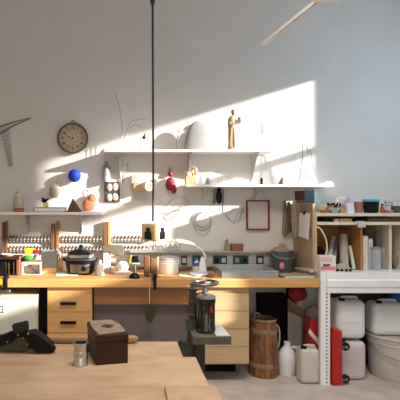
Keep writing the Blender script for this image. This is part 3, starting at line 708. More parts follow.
# ============================================================ TRUNKING
z0, z1 = ZA(267,4.64), ZA(252,4.64)
tr = thing('socket_trunking', 'long grey socket trunking along the wall behind the worktop', 'trunking', (.7, 4.66, z0))
xA, xB = XA(130,4.64), XA(300,4.64)
part(tr, 'channel', MB().b2(xA, xB, 4.642, YW-.001, z0, z1), 'grout', bevel=.003)
part(tr, 'ledge', MB().b2(xA, xB, 4.60, YW-.001, z1, z1+.010), 'grout')
for a, b_, m in ((181,187,1),(192.5,201,1),(213,227,2),(233,248.5,2),(256,263.5,1)):
    x0 = XA(a,4.64); x1 = XA(b_,4.64)
    s_ = part(tr, 'socket', MB().b2(x0, x1, 4.632, 4.642, ZA(265,4.64), ZA(255.5,4.64)), 'sock', label='dark socket plate', bevel=.002)
    for k in range(m):
        bb = MB()
        xx = x0+(x1-x0)*(k+.5)/m
        bb.b2(xx-.018, xx+.018, 4.625, 4.632, ZA(262.5,4.64), ZA(258,4.64))
        part(s_, 'insert', bb, ['black','lgrey','grey'][(k+int(a))%3], label='small insert in the socket plate')
LG = z1+.010
c = V((XA(227,4.63), 4.63, LG))
single('wooden_wedge', MB().prism([(c.x-.025,4.61,LG),(c.x+.022,4.61,LG),(c.x+.018,4.61,LG+.06),(c.x+.004,4.61,LG+.115),(c.x-.012,4.61,LG+.09)], (0,.05,0)), 'rag', 'grey-brown pointed wedge standing on the socket ledge', 'wood block', c, bevel=.002)
c = V((XA(237,4.63), 4.63, LG))
g = thing('small_wooden_box', 'small orange-brown wooden box on the socket ledge', 'box', c)
part(g, 'box', MB().b2(c.x-.055, c.x+.055, 4.605, 4.67, LG, LG+.055), 'rwood', bevel=.002)
part(g, 'lid', MB().b2(c.x-.059, c.x+.059, 4.602, 4.673, LG+.0555, LG+.068), 'rwood', bevel=.002)
part(g, 'catch', MB().box((c.x,4.601,LG+.05), (.014,.004,.016)), 'brass')
single('pinned_knob', MB().lathe([(0,0),(.014,0),(.018,.02),(.010,.04),(0,.045)], V((XA(256,4.64),4.64,LG)), 14), 'cream', 'small cream pear-shaped knob on the socket ledge', 'knob', V((XA(256,4.64),4.64,LG)))

# ring letters/loops on the ledge (176-200)
b = MB()
for i, px in enumerate((168, 172.5, 178)):
    c = P(px, 244.5, 4.63); b.tube(circ(c, .020, .034, 20), .005, 6, True)
b.b2(XA(165.5,4.63), XA(181,4.63), 4.615, 4.645, LG, LG+.004)
single('ring_stand', b, 'rag', 'row of three brown rings standing on the ledge behind the lamp', 'rings', V((XA(173,4.63), 4.63, LG)))

# ============================================================ WORKTOP ITEMS
def B(px, py): return on(px, py, BZ)
# far-left tool stand
c = V((XA(8,4.4), 4.4, BZ))
g = thing('tool_stand', 'dark wooden tool stand at the far left of the worktop', 'tool stand', c)
xa, xb = XA(-8,4.28), XA(19.5,4.28)
part(g, 'upright', MB().b2(XA(16.5,4.28), XA(19.6,4.28), 4.28, 4.42, BZ, ZA(257,4.28)), 'rwood', label='reddish upright board', bevel=.002)
part(g, 'upright', MB().b2(xa, xa+.02, 4.28, 4.42, BZ, ZA(257,4.28)), 'rwood')
part(g, 'board', MB().b2(xa, xb, 4.27, 4.44, ZA(259.5,4.27), ZA(257,4.27)), 'darkwood', label='dark top board', bevel=.003)
part(g, 'back', MB().b2(xa+.021, XA(16.4,4.4), 4.41, 4.42, BZ+.001, ZA(259.6,4.4)), 'darkwood')
b = MB(); b.b2(XA(-3,4.24), XA(6.6,4.24), 4.24, 4.26, ZA(274,4.24), ZA(261.5,4.24))
single('black_board', MB().b2(XA(-3,4.26), XA(6.6,4.26), 4.245, 4.262, BZ, ZA(261.5,4.26)), 'black', 'black panel standing on edge before the tool stand', 'panel', V((XA(2,4.25),4.25,BZ)), bevel=.004)
for px, top, m, lb in ((9,262,'brass','brass rod tool standing nearest the black panel'),(11.5,263,'black','black handled tool upright in the tool stand'),(14,262,'steel','steel rod tool beside the reddish upright')):
    c = V((XA(px,4.33), 4.33, BZ)); single('hand_tool', MB().lathe([(0,0),(.005,0),(.005,.05),(.009,.055),(.009,.115),(.005,.12),(0,.12)], c, 12), m, lb, 'tool', c)
c = V((XA(8,4.35),4.35,ZA(257,4.27)))
single('wood_shavings_dish', MB().lathe([(0,0),(.04,0),(.06,.016),(.056,.018),(.038,.004),(0,.004)], c, 24, 1.1, .8), 'cream', 'shallow cream dish on top of the tool stand', 'dish', c)
for dx_, m, lb in ((-.10,'blue','blue handled tool lying on the tool stand'),(-.135,'blackm','black lump on the tool stand at the picture edge')):
    c2 = V((c.x+dx_, 4.33, c.z)); single('hand_tool', MB().tube([c2+V((-.02,0,.014)), c2+V((.03,.01,.014))], [.012,.014], 12), m, lb, 'tool', c2)
# clamp under bench edge
c = V((XA(5,4.09), 4.09, BZ))
g = thing('bench_clamp', 'dark steel clamp gripping the worktop edge at far left', 'clamp', c)
part(g, 'frame', MB().b2(XA(3.5,4.07), XA(7,4.07), 4.06, 4.098, BZ-.12, BZ+.03).b2(XA(3.5,4.07), XA(7,4.07), 4.0985, 4.15, BZ+.001, BZ+.03), 'blackm', bevel=.003)
part(g, 'foot', MB().b2(XA(-3,4.07), XA(10.5,4.07), 4.05, 4.11, BZ-.118, BZ-.085), 'dsteel', bevel=.004)
part(g, 'grip', MB().box((XA(1,4.07), 4.08, BZ-.018), (.03,.03,.05)), 'yellow', label='yellow grip', bevel=.004)
# white toolbox with tools
c = B(31, 275.5)
g = thing('tool_caddy', 'white open caddy with dark diagonal slot behind the tools', 'caddy', c)
x0, x1 = XA(21.5,4.32), XA(41,4.32)
b = MB().b2(x0, x1, 4.40, 4.41, BZ, ZA(261,4.32)).b2(x0, x1, 4.32, 4.41, BZ, BZ+.006).b2(x0, x0+.012, 4.32, 4.40, BZ+.006, ZA(262,4.32)).b2(x1-.012, x1, 4.32, 4.40, BZ+.006, ZA(262,4.32)).b2(x0+.012, x1-.012, 4.32, 4.33, BZ+.095, ZA(262,4.32))
part(g, 'tray', b, 'cream', bevel=.001)
part(g, 'divider', MB().box(((x0+x1)/2, 4.36, BZ+.045), (.10,.05,.014), (0,.75,0)), 'bkt', label='dark diagonal divider')
def drv(px, py, Y, ang, m, lb, L=.085, r=.014, shaft=.06):
    q = P(px, py, Y); d = V((math.cos(ang), .1, math.sin(ang))).normalized()
    g = thing('screwdriver', lb, 'tool', q)
    part(g, 'handle', MB().tube([q-d*L/2, q-d*L*.4, q, q+d*L*.42, q+d*L/2], [r*.6,r,r*.85,r,r*.5], 12), m)
    part(g, 'shaft', MB().cyl(q+d*L/2, q+d*(L/2+shaft), .0035, n=8), 'steel')
zt = ZA(262,4.32)
c = V((XA(28,4.36), 4.36, zt))
single('green_cloth', MB().ball(c+V((0,0,.028)), (.050,.035,.028), 16, 10, .12, 4), 'green', 'crumpled green cloth under the yellow-handled tool', 'cloth', c)
c = V((XA(25,4.34)-.02, 4.345, zt))
single('black_tape', MB().ball(c+V((0,0,.016)), (.030,.022,.016), 14, 8, .08, 5), 'blackm', 'black lump of tape left of the green cloth', 'tape', c)
q = P(28.5, 251, 4.36)
g = thing('pliers', 'yellow-handled tool resting on the green cloth', 'tool', q)
part(g, 'handle', MB().prism([P(23.5,248.5,4.35),P(33.5,248.5,4.35),P(32,252.5,4.35),P(29,254.5,4.35),P(27,258,4.35),P(25.5,254,4.35)], (0,.03,0)), 'yellow', bevel=.004)
part(g, 'tip', MB().prism([P(33.7,249.5,4.355),P(39,250,4.355),P(39,252.5,4.355),P(35,254,4.355)], (0,.02,0)), 'red', label='red end', bevel=.003)
# pencil pot / second pot of wires near 37
c = B(37, 270)
# grey metal bin with wooden base
c = B(48.5, 273)
g = thing('parts_bin', 'grey metal bin on a low wooden tray left of the brush pot', 'bin', c)
part(g, 'tray', MB().b2(XA(41.5,4.42), XA(56.5,4.42), 4.42, 4.58, BZ, BZ+.05), 'lwood', bevel=.003)
b = MB(); x0, x1 = XA(41,4.42), XA(57,4.42); za, zb = BZ+.0505, ZA(251.5,4.42)
for s0 in (0,): b.prism([(x0+.015,4.43,za),(x1-.01,4.43,za),(x1,4.425,zb),(x0,4.425,zb)], (0,.006,0)).prism([(x0+.015,4.57,za),(x1-.01,4.57,za),(x1,4.575,zb),(x0,4.575,zb)], (0,-.006,0))
b.b2(x0+.012,x1-.012,4.436,4.564,za,za+.004).b2(x0+.004,x0+.012,4.437,4.563,za+.005,zb).b2(x1-.012,x1-.004,4.437,4.563,za+.005,zb)
part(g, 'bin', b, 'grey')
# brush pot
c = B(59.3, 271)
g = thing('brush_pot', 'wooden pot on the worktop holding brushes left of the slow cooker', 'pot', c)
part(g, 'pot', MB().lathe([(0,0),(.036,0),(.036,.10),(.032,.10),(.032,.01),(0,.01)], c, 24), 'lwood')
for i, (ax_, ay, L, m) in enumerate(((-.010,.0,.21,'lwood'),(.012,.008,.23,'cream'),(.002,-.012,.19,'red'),(.016,-.004,.20,'pink'),(-.016,.01,.18,'rwood'))):
    b0 = c+V((ax_*.6, ay*.6, .012)); b1 = c+V((ax_*2.4, ay*1.5, L))
    g2 = thing('paint_brush', ['pale wooden brush leaning left in the wooden pot','cream brush standing tallest in the wooden pot','red handled brush in front in the wooden pot','pink handled brush at the right of the wooden pot','reddish brown brush at the left of the wooden pot'][i], 'brush', b0)
    part(g2, 'handle', MB().tube([b0, b0.lerp(b1,.8)], [.0028,.004], 8), m)
    part(g2, 'bristles', MB().tube([b0.lerp(b1,.8), b0.lerp(b1,.9), b1], [.006,.009,.003], 8), 'ragd' if i % 2 else 'lgrey')
# paper
c = B(65, 273)
single('paper_sheet', MB().prism([B(55.5,272.5),B(72,271.5),B(78,275.5),B(56,276)], (0,0,.004)), 'paper', 'white sheets of paper lying before the slow cooker', 'paper', c)
# slow cooker
c = B(81.5, 272); c.y = 4.42
g = thing('slow_cooker', 'black and silver slow cooker with a domed lid on the worktop', 'slow cooker', c)
k = 4.42/F
part(g, 'base', MB().lathe([(0,0),(.105,0),(.118,.012),(.130,.05),(.138,.10),(.139,.118),(.128,.124),(0,.124)], c, 40, 1, .85), 'black')
part(g, 'rim', MB().lathe([(.128,.1245),(.142,.127),(.144,.137),(.130,.145),(.10,.146)], c, 40, 1, .85), 'bkt', label='dark grey rim')
part(g, 'pot_band', MB().lathe([(.115,.146),(.120,.15),(.122,.175),(.116,.18),(0,.181)], c, 40, 1, .85), 'galv', label='silver inner pot band')
part(g, 'lid', MB().lathe([(.116,.182),(.123,.184),(.110,.198),(.075,.215),(.03,.226),(0,.228)], c, 40, 1, .85), mat('smoked glass', (.03,.03,.035), .3), label='dark glass domed lid')
part(g, 'lid_knob', MB().lathe([(0,.228),(.010,.228),(.010,.238),(.018,.245),(.018,.255),(.010,.262),(0,.263)], c, 16), 'black')
pts = []
for i in range(13):
    a = math.radians(-128+i*(76/12)); pts.append(c+V((.137*math.cos(a), .118*math.sin(a), .0)))
b = MB(); vs = [b.bm.verts.new(p+V((0,0,.018))) for p in pts]; v2 = [b.bm.verts.new(V((c.x+(p.x-c.x)*1.04, c.y+(p.y-c.y)*1.05, BZ+.095))) for p in pts]
for i in range(12): b.bm.faces.new((vs[i], vs[i+1], v2[i+1], v2[i]))
part(g, 'control_panel', b, 'dsteel', label='silver front panel')
part(g, 'dial', MB().cyl(c+V((.035,-.118,.058)), c+V((.035,-.142,.058)), .021, n=24), 'black')
for s_ in (-1, 1): part(g, 'side_handle', MB().tube(wob([c+V((s_*.132,-.02,.118)), c+V((s_*.154,-.03,.135)), c+V((s_*.154,.03,.135)), c+V((s_*.132,.02,.118))]), .010, 8), 'black')
for i in range(4):
    a = math.pi/4+i*math.pi/2; part(g, 'foot', MB().cyl(c+V((.08*math.cos(a),.07*math.sin(a),0)), c+V((.08*math.cos(a),.07*math.sin(a),.004)), .01), 'black')
# small white bottle
c = B(100, 275)
g = thing('plastic_bottle', 'small white plastic bottle between the slow cooker and the wooden cutter', 'bottle', c)
part(g, 'body', MB().lathe([(0,0),(.034,0),(.036,.01),(.036,.07),(.030,.09),(.016,.105),(.013,.11),(0,.11)], c, 24), 'hdpe')
part(g, 'cap', MB().lathe([(0,.1105),(.015,.1105),(.014,.128),(.006,.134),(0,.134)], c, 16), 'white')
# wooden/stone mitre shaped object
c = B(107, 270)
g = thing('mitre_cutter', 'grey-tan wooden cutter with a wide arm on a white column', 'cutter', c)
Yc = 4.5
part(g, 'column', MB().b2(XA(103,Yc), XA(110.5,Yc), Yc, Yc+.06, BZ, ZA(252.5,Yc)), 'lgrey', label='pale grey column', bevel=.003)
part(g, 'arm', MB().prism([P(102.5,246,Yc-.01),P(108,245,Yc-.01),P(123.5,246,Yc-.01),P(124,255.5,Yc-.01),P(119,255.7,Yc-.01),P(111.5,254.5,Yc-.01),P(110.5,252,Yc-.01),P(103,252.4,Yc-.01)], (0,.08,0)), mat('weathered grey wood', (.20,.17,.135), .7, var=.15), bevel=.004)
part(g, 'foot', MB().b2(XA(103,Yc), XA(117,Yc), Yc-.04, Yc+.09, BZ-.0005+.0005, BZ+.03) if False else MB().b2(XA(110.8,Yc), XA(117,Yc), Yc-.03, Yc+.06, BZ, BZ+.05), 'lwood', bevel=.003)
# white bowl & papers
c = B(119.5, 268); c.y = 4.52; c.x = XA(119.5+3, 4.52)
g = thing('white_bowl', 'white rounded bowl heaped with cloth right of the wooden cutter', 'bowl', c)
part(g, 'bowl', MB().lathe([(0,0),(.03,0),(.055,.03),(.062,.06),(.058,.06),(.05,.03),(0,.008)], c, 28), 'white')
part(g, 'cloth', MB().ball(c+V((0,0,.065)), (.052,.045,.035), 16, 10, .08, 3), 'white')
single('paper_stack', MB().box(B(122,273)+V((0,0,.006)), (.15,.10,.012), (0,0,.15)), 'paper', 'stack of white paper lying in front of the white bowl', 'paper', B(122,273), bevel=.002)
single('wooden_scrap', MB().box(B(112.5,274.5)+V((0,0,.008)), (.07,.03,.016), (0,0,-.3)), 'rwood', 'small reddish scrap of wood left of the paper stack', 'wood offcut', B(112.5,274.5), bevel=.002)
# black device on foot
c = B(134.5, 278)
g = thing('desk_punch', 'small black clamp-like device with yellow side standing near the worktop edge', 'device', c)
k = c.y
part(g, 'foot', MB().lathe([(0,0),(.048,0),(.048,.012),(.036,.028),(.018,.045),(0,.046)], c, 20), 'black')
part(g, 'stem', MB().cyl(c+V((0,0,.04)), c+V((0,0,.11)), .014), 'dsteel')
part(g, 'head', MB().box(c+V((.010,0,.155)), (.062,.06,.075)), 'black', bevel=.012)
part(g, 'band', MB().box(c+V((.010,0,.128)), (.066,.063,.014)), 'lgrey', label='light grey band', bevel=.002)
part(g, 'side_plate', MB().box(c+V((-.034,0,.155)), (.012,.04,.08), (0,.15,0)), 'yellow', label='yellow side plate')
# wooden blocks
c = B(150, 276)
g = thing('wooden_block', 'pair of reddish brown carved wooden blocks beside the white tub', 'wood block', c)
part(g, 'block', MB().b2(XA(144,c.y), XA(149.5,c.y), c.y-.03, c.y+.04, BZ, ZA(256,c.y)), 'rwood', bevel=.006)
part(g, 'block', MB().b2(XA(150.5,c.y), XA(156,c.y), c.y-.02, c.y+.04, BZ, ZA(258.5,c.y)), 'rwood', bevel=.006)
part(g, 'board', MB().b2(XA(156.4,c.y), XA(158.6,c.y), c.y-.02, c.y+.05, BZ, ZA(257.5,c.y)), 'lwood', label='pale thin board', bevel=.002)
# clamp + string + pendant
c = V((XA(154,4.09), 4.09, BZ))
g = thing('black_clamp', 'small black clamp on the worktop edge above the hanging pendant', 'clamp', c)
part(g, 'body', MB().prism([(c.x-.002,4.06,BZ-.085),(c.x+.018,4.06,BZ-.085),(c.x+.022,4.06,BZ+.04),(c.x+.005,4.06,BZ+.055),(c.x-.012,4.06,BZ+.03)], (0,.038,0)), 'black', bevel=.004)
part(g, 'jaw', MB().b2(c.x-.012, c.x+.012, 4.0985, 4.15, BZ+.001, BZ+.014), 'black', bevel=.002)
part(g, 'handle', MB().tube(wob([(c.x-.01,4.08,BZ+.03),(c.x-.04,4.08,BZ+.042),(c.x-.075,4.10,BZ+.03)]), .007, 8), 'dsteel')
g = thing('pendant', 'dark green leaf-shaped pendant hanging on a pale string from the worktop', 'pendant', P(149.6, 305, 4.07))
part(g, 'string', MB().tube([(XA(149.5,4.07), 4.105, BZ+.003), (XA(149.5,4.07), 4.09, BZ+.001), P(149.5,281,4.085), P(149.5,306,4.07)], .0035, 6), 'cream', label='pale string')
part(g, 'string_tail', MB().tube(wob([P(149.5,304,4.07), P(152,309,4.07), P(154.5,314,4.07)]), .002, 6), 'cream')
b = MB(); q = P(150,314,4.07); prof = [(0,.085),(.018,.078),(.034,.055),(.040,.02),(.038,-.02),(.030,-.05),(.014,-.072),(0,-.078)]
b.prism([q+V((x,-.006,z)) for x, z in prof]+[q+V((-x,-.006,z)) for x, z in prof[-2:0:-1]], (0,.012,0))
part(g, 'leaf', b, mat('dark olive enamel', (.045,.045,.02), .35), bevel=.004)
# white tub
c = B(169, 272); c.y = 4.46; c.x = XA(169,4.40)
g = thing('plastic_tub', 'large white round tub with a grey lid on the worktop', 'tub', c)
part(g, 'body', MB().lathe([(0,0),(.090,0),(.094,.01),(.098,.13),(0,.13)], c, 36), 'white')
part(g, 'rings', MB().lathe([(.0965,.085),(.1005,.088),(.1005,.092),(.0975,.095)], c, 36).lathe([(.0975,.108),(.1015,.11),(.1015,.114),(.098,.117)], c, 36), 'white')
part(g, 'lid', MB().lathe([(.098,.1305),(.104,.132),(.104,.142),(.096,.148),(.09,.145),(0,.144)], c, 36), 'lgrey', label='light grey lid')
tl = thing('steel_ruler', 'thin steel ruler lying on the white tub lid', 'ruler', c+V((0,0,.149)))
part(tl, 'blade', MB().box(c+V((.01,-.02,.150)), (.19,.025,.002), (0,0,.1)), 'steel')
# desk lamp
c = B(200, 274)
g = thing('desk_lamp', 'white desk lamp with a slim head bent over the worktop', 'lamp', c)
part(g, 'base', MB().lathe([(0,0),(.055,0),(.056,.010),(.03,.02),(.012,.024),(0,.024)], c, 28, 1, .7), 'white')
aa = P(205.5,257,c.y)
part(g, 'housing', MB().lathe([(0,.024),(.036,.024),(.034,.05),(.024,.12),(.014,.15),(0,.152)], c+V((.022,0,0)), 24, 1, .7), 'white')
part(g, 'arm', MB().tube(wob([c+V((.03,0,.12)), aa, P(202,251,c.y), P(197.5,247,c.y), P(192,245,c.y)]), .0085, 10), 'white')
part(g, 'head', MB().tube(wob([P(194.5,245.5,c.y), P(190,243.5,c.y-.01), P(183,241.8,c.y-.03), P(175.5,240.8,c.y-.04)], 4), [.008]+[.019]*11+[.012], 14), 'white')
# spray bottle
c = B(196.5, 272); 
g = thing('spray_bottle', 'white spray bottle with a blue label beside the desk lamp', 'bottle', c)
part(g, 'body', MB().lathe([(0,0),(.036,0),(.038,.01),(.038,.05),(.030,.085),(.014,.10),(.012,.115),(0,.115)], c, 24), 'white')
part(g, 'label', MB().lathe([(.0385,.058),(.0375,.060),(.032,.083),(.030,.087)], c, 24), 'bluep', label='blue label band')
part(g, 'trigger', MB().b2(c.x-.03, c.x+.018, c.y-.01, c.y+.01, BZ+.1155, BZ+.132).box(c+V((-.022,0,.10)), (.008,.012,.035), (0,.3,0)), 'bluep', label='blue spray trigger', bevel=.003)
# lavender cloth in front of base
single('pale_cloth', MB().prism([B(190,273.5),B(207,272.5),B(208,276),B(197,277.5),B(190,276)], (0,0,.018)), mat('lavender white cloth', (.70,.68,.80), .8), 'folded lavender-white cloth at the foot of the lamp', 'cloth', B(199,275), bevel=.006)
single('green_sheet', MB().prism([B(178,274.8),B(184,274.2),B(197,277.2),B(195,278.2),B(180,277)], (0,0,.006)), 'pgreen', 'pale green strip lying at the worktop edge', 'strip', B(187,276), bevel=.002)
# small dark items
single('wood_offcut', MB().box(B(184,271)+V((0,0,.01)), (.10,.04,.02), (0,0,.2)), 'rwood', 'small reddish offcut between the white tub and lamp', 'wood offcut', B(184,271))
c = B(211, 268.3)
g = thing('dark_pliers', 'dark pliers lying left of the metal tray', 'pliers', c)
part(g, 'handles', MB().tube([B(207,269)+V((0,0,.006)), B(211,270)+V((0,0,.006))], .006).tube([B(207,271)+V((0,0,.006)), B(211,270.4)+V((0,0,.006))], .006), 'ragd')
part(g, 'jaws', MB().tube([B(211,270.2)+V((0,0,.006)), B(213.5,271)+V((0,0,.006))], [.007,.003]), 'dsteel')
# metal tray
x0, x1 = XA(222,4.14), XA(278,4.14)
g = thing('metal_tray', 'large shallow galvanised metal tray on the worktop', 'tray', ((x0+x1)/2, 4.35, BZ))
ys, ye, h = 4.14, 4.585, .056
part(g, 'bottom', MB().b2(x0, x1, ys, ye, BZ, BZ+.004), 'galv')
part(g, 'walls', MB().b2(x0, x1, ys, ys+.003, BZ+.004, BZ+h).b2(x0, x1, ye-.003, ye, BZ+.004, BZ+h).b2(x0, x0+.003, ys+.003, ye-.003, BZ+.004, BZ+h).b2(x1-.003, x1, ys+.003, ye-.003, BZ+.004, BZ+h), 'galv')
part(g, 'rim', MB().tube([(x0,ys,BZ+h),(x1,ys,BZ+h),(x1,ye,BZ+h),(x0,ye,BZ+h)], .007, 8, True), 'steel', label='rolled bright rim')
# slim tray left: diagonal steel strip
single('steel_strip', MB().prism([B(203,275.5),B(207,273.5),B(214,276.5),B(212,278.3)], (0,0,.012)), 'dsteel', 'small dark steel plate lying left of the metal tray', 'plate', B(208,276))
# grey bucket with rags
c = V((XA(283,4.48), 4.50, BZ))
g = thing('grey_bucket', 'slate grey plastic bucket full of rags near the cork board', 'bucket', c)
part(g, 'body', MB().lathe([(0,0),(.082,0),(.086,.01),(.103,.19),(.108,.195),(.100,.197),(.08,.02),(0,.015)], c, 36), 'bkt')
part(g, 'handle', MB().tube(wob([c+V((-.105,0,.185)), c+V((-.08,-.085,.15)), c+V((0,-.12,.14)), c+V((.08,-.085,.15)), c+V((.105,0,.185))]), .004, 6), 'wire')
single('rag_heap', MB().ball(c+V((-.01,0,.195)), (.085,.08,.038), 20, 10, .10, 11).ball(c+V((.0,.01,.235)), (.03,.03,.035), 12, 8, .1, 3), 'rag', 'grey-brown rags heaped in the slate grey bucket', 'rags', c+V((0,0,.18)))
single('pink_glove', MB().ball(c+V((-.045,-.125,.075)), (.022,.012,.030), 12, 8, .1, 2), 'pink', 'small pink cloth hanging on the front of the slate grey bucket', 'cloth', c+V((-.045,-.12,.05)))
single('dark_bottle', MB().lathe([(0,0),(.03,0),(.032,.01),(.032,.11),(.014,.14),(.012,.165),(0,.167)], V((XA(294,4.55),4.57,BZ)), 20), 'olive', 'dark olive bottle behind the slate grey bucket', 'bottle', V((XA(294,4.55),4.57,BZ)))
# magazines
for i, (a, b_, y0, y1, z, h, m, lb) in enumerate(((282,318,4.14,4.36,0,.008,'lgrey','grey magazine at the bottom of the pile beside the rack'),(284,316,4.15,4.33,.0085,.007,'pgreen','pale green magazine in the middle of the pile beside the rack'),(280,312,4.16,4.30,.016,.006,'rag','brown folder on top of the pile beside the rack'))):
    x0, x1 = XA(a,4.2), XA(b_,4.2); x1 = min(x1, 1.668)
    single('magazine', MB().b2(x0, x1, y0, y1, BZ+z, BZ+z+h), m, lb, 'magazine', V(((x0+x1)/2, 4.2, BZ+z)), bevel=.001)
single('white_pipe', MB().cyl((XA(298,4.5),4.60,BZ+.02),(1.664,4.20,BZ+.055),.017,n=16), 'lgrey', 'pale grey pipe leaning along the end of the pigeonhole unit', 'pipe', V((1.55,4.4,BZ)))
# white box with pink label on rack
def RK(px, Y): return V((XA(px, Y), Y, RZ))
c = RK(328, 4.16)
g = thing('white_carton', 'white carton with a pink label at the rack corner', 'carton', c)
x0, x1 = XA(320.5,4.125), XA(336,4.125)
part(g, 'carton', MB().b2(x0, x1, 4.125, 4.22, RZ, ZA(256,4.125)), 'white', bevel=.003)
part(g, 'label', MB().b2(x0+.002, x1-.006, 4.1235, 4.125, ZA(271,4.125)+.006, ZA(266.5,4.125)), 'pink', label='deep pink stripe')
part(g, 'label', MB().b2(x0+.004, x1-.03, 4.1235, 4.125, ZA(262,4.125), ZA(256.8,4.125)), 'lpink', label='pale pink patch')
part(g, 'label', MB().b2(x0+.02, x1-.05, 4.1230, 4.125, ZA(266.3,4.125), ZA(264,4.125)), 'bkt', label='dark mark')
# items in first compartment
c = RK(319.5, 4.35)
x = 1.75
single('black_bag', MB().ball((1.81,4.40,RZ+.095), (.05,.06,.095), 16, 12, .06, 4), 'blackm', 'black bag in the left compartment of the pigeonhole unit', 'bag', (1.81,4.40,RZ))
single('white_cloth', MB().ball((1.765,4.29,RZ+.06), (.035,.045,.06), 14, 10, .12, 6), 'white', 'crumpled white cloth in front of the black bag', 'cloth', (1.765,4.29,RZ))
def rolltube(px0, px1, ytop, m, lb, lean, Y=4.40, r=.028):
    b0 = V((XA(px0,Y-.08), Y-.08, RZ+.012)); b1 = V((XA(px1,Y+.14), Y+.14, ZA(ytop,Y+.14)))
    g = thing('cardboard_tube', lb, 'tube', b0)
    part(g, 'tube', MB().tube([b0, b1], r, 20), m); d = (b1-b0).normalized()
    part(g, 'end', MB().cyl(b1+d*.0005, b1+d*.002, r*.8, n=20), 'blackm', label='dark tube opening')
rolltube(327, 333.5, 237, 'lgrey', 'light grey tube leaning nearest the black bag', 0, 4.40, .022)
rolltube(332.5, 338, 236.5, 'grey', 'darker grey tube leaning behind the pink-labelled carton', 0, 4.42, .020)
x = XA(345,4.3)
def tube2(p0, y0_, p1, y1_, ytop, m, lb, r):
    b0 = V((XA(p0,y0_), y0_, RZ+.012)); b1 = V((XA(p1,y1_), y1_, ZA(ytop,y1_))); d = (b1-b0).normalized()
    g = thing('cardboard_tube', lb, 'tube', b0)
    part(g, 'tube', MB().tube([b0, b1], r, 20), m)
    part(g, 'end', MB().cyl(b1+d*.0005, b1+d*.002, r*.8, n=20), 'blackm', label='dark tube opening')
tube2(344.5, 4.30, 343.5, 4.42, 235, 'linen', 'thick pale kraft cardboard tube before the orange divider', .036)
tube2(354, 4.28, 350, 4.38, 246, 'pgreen', 'pale green tube right of the thick kraft tube', .015)
c = RK(343.5, 4.20)
g = thing('snack_tray', 'cream rounded paper bag with dark spots on the rack shelf', 'paper bag', c)
b = MB(); q = c
b.prism([q+V((.068*math.cos(a), 0, .065*math.sin(a))) for a in [math.pi*i/16 for i in range(17)]], (0,.05,0)); part(g, 'bag', b, 'linen', bevel=.004)
b = MB()
for px in (-.055,-.02,.02,.055): b.ball(q+V((px,-.012,.012)), .012, 10, 8)
part(g, 'spots', b, 'black', label='black round pieces along the bottom')
# hose
single('white_hose', MB().tube(wob([P(317,224.8,4.19)+V((0,0,-.02)), P(320.5,229,4.19), P(325.5,238,4.19), P(327,247,4.19), P(326.3,253,4.19), P(325,256.5,4.19)+V((0,.0,.0))]), .007, 8), 'cream', 'pale hose curving down at the left of the pigeonhole unit', 'hose', P(317,226,4.19))
# third compartment
def upright_board(px0, px1, ytop, Y, m, lb, name='board'):
    a = XA(px0,Y); b_ = XA(px1,Y); single(name, MB().b2(a, b_, Y, Y+.2, RZ, ZA(ytop,Y)), m, lb, 'board', V(((a+b_)/2,Y+.1,RZ)), bevel=.003)
upright_board(363, 368, 236, 4.27, 'cream', 'cream upright board beside the middle divider of the unit')
upright_board(368.3, 373, 239, 4.30, 'lgrey', 'pale grey upright board behind the frosted jars')
for px, top, Y, w, m, lb in ((375.5,247,4.30,.045,'glassg','short frosted grey jar front left in the pigeonhole unit'),(384.3,246,4.36,.034,'glassg','short frosted grey jar right of the front left one'),(381,230,4.46,.050,'glassg','tall frosted grey jar at the back of the pigeonhole unit')):
    c = RK(px, Y); h = ZA(top, Y)-RZ
    g = thing('storage_jar', lb, 'jar', c)
    part(g, 'body', MB().lathe([(0,0),(w*.93,0),(w,.008),(w,h*.86),(w*.9,h*.9),(0,h*.9)], c, 24), m)
    part(g, 'lid', MB().lathe([(w*.97,h*.9+.0005),(w*.97,h),(0,h)], c, 24), 'grey')
c = RK(397, 4.36)
single('cloth_pile', MB().ball(c+V((0,0,.08)), (.055,.07,.08), 14, 10, .08, 9), 'rag', 'brownish cloth pile in the right compartment', 'cloth', c)
# gap shelf items
GZ = 1.378
for a, b_, Y, m, h, lb in ((323,333,4.25,'blackm',.03,'flat black box in the narrow shelf slot, leftmost'),(334,339,4.26,'lpink',.025,'small pinkish box in the narrow shelf slot'),(340,352,4.27,'lwood',.028,'flat pale wooden box in the narrow shelf slot'),(355,366,4.25,'blackm',.03,'flat black box in the narrow slot beside the hanging white cloth'),(368,399,4.27,'ragd',.032,'long dark brown flat case in the narrow shelf slot')):
    x0, x1 = XA(a,Y), XA(b_,Y); single('flat_box', MB().b2(x0, x1, Y, Y+.25, GZ, GZ+h), m, lb, 'box', V(((x0+x1)/2, Y+.1, GZ)), bevel=.002)
q = P(361.5, 223, 4.21)
single('hanging_cloth', MB().b2(XA(358,4.2), XA(365.5,4.2), 4.195, 4.215, ZA(227.5,4.2), ZA(221.6,4.2)).b2(XA(358,4.2), XA(365.5,4.2), 4.2155, 4.245, GZ+.0005, GZ+.008), 'lgrey', 'small white cloth hanging over the slot edge of the unit', 'cloth', q, bevel=.004)
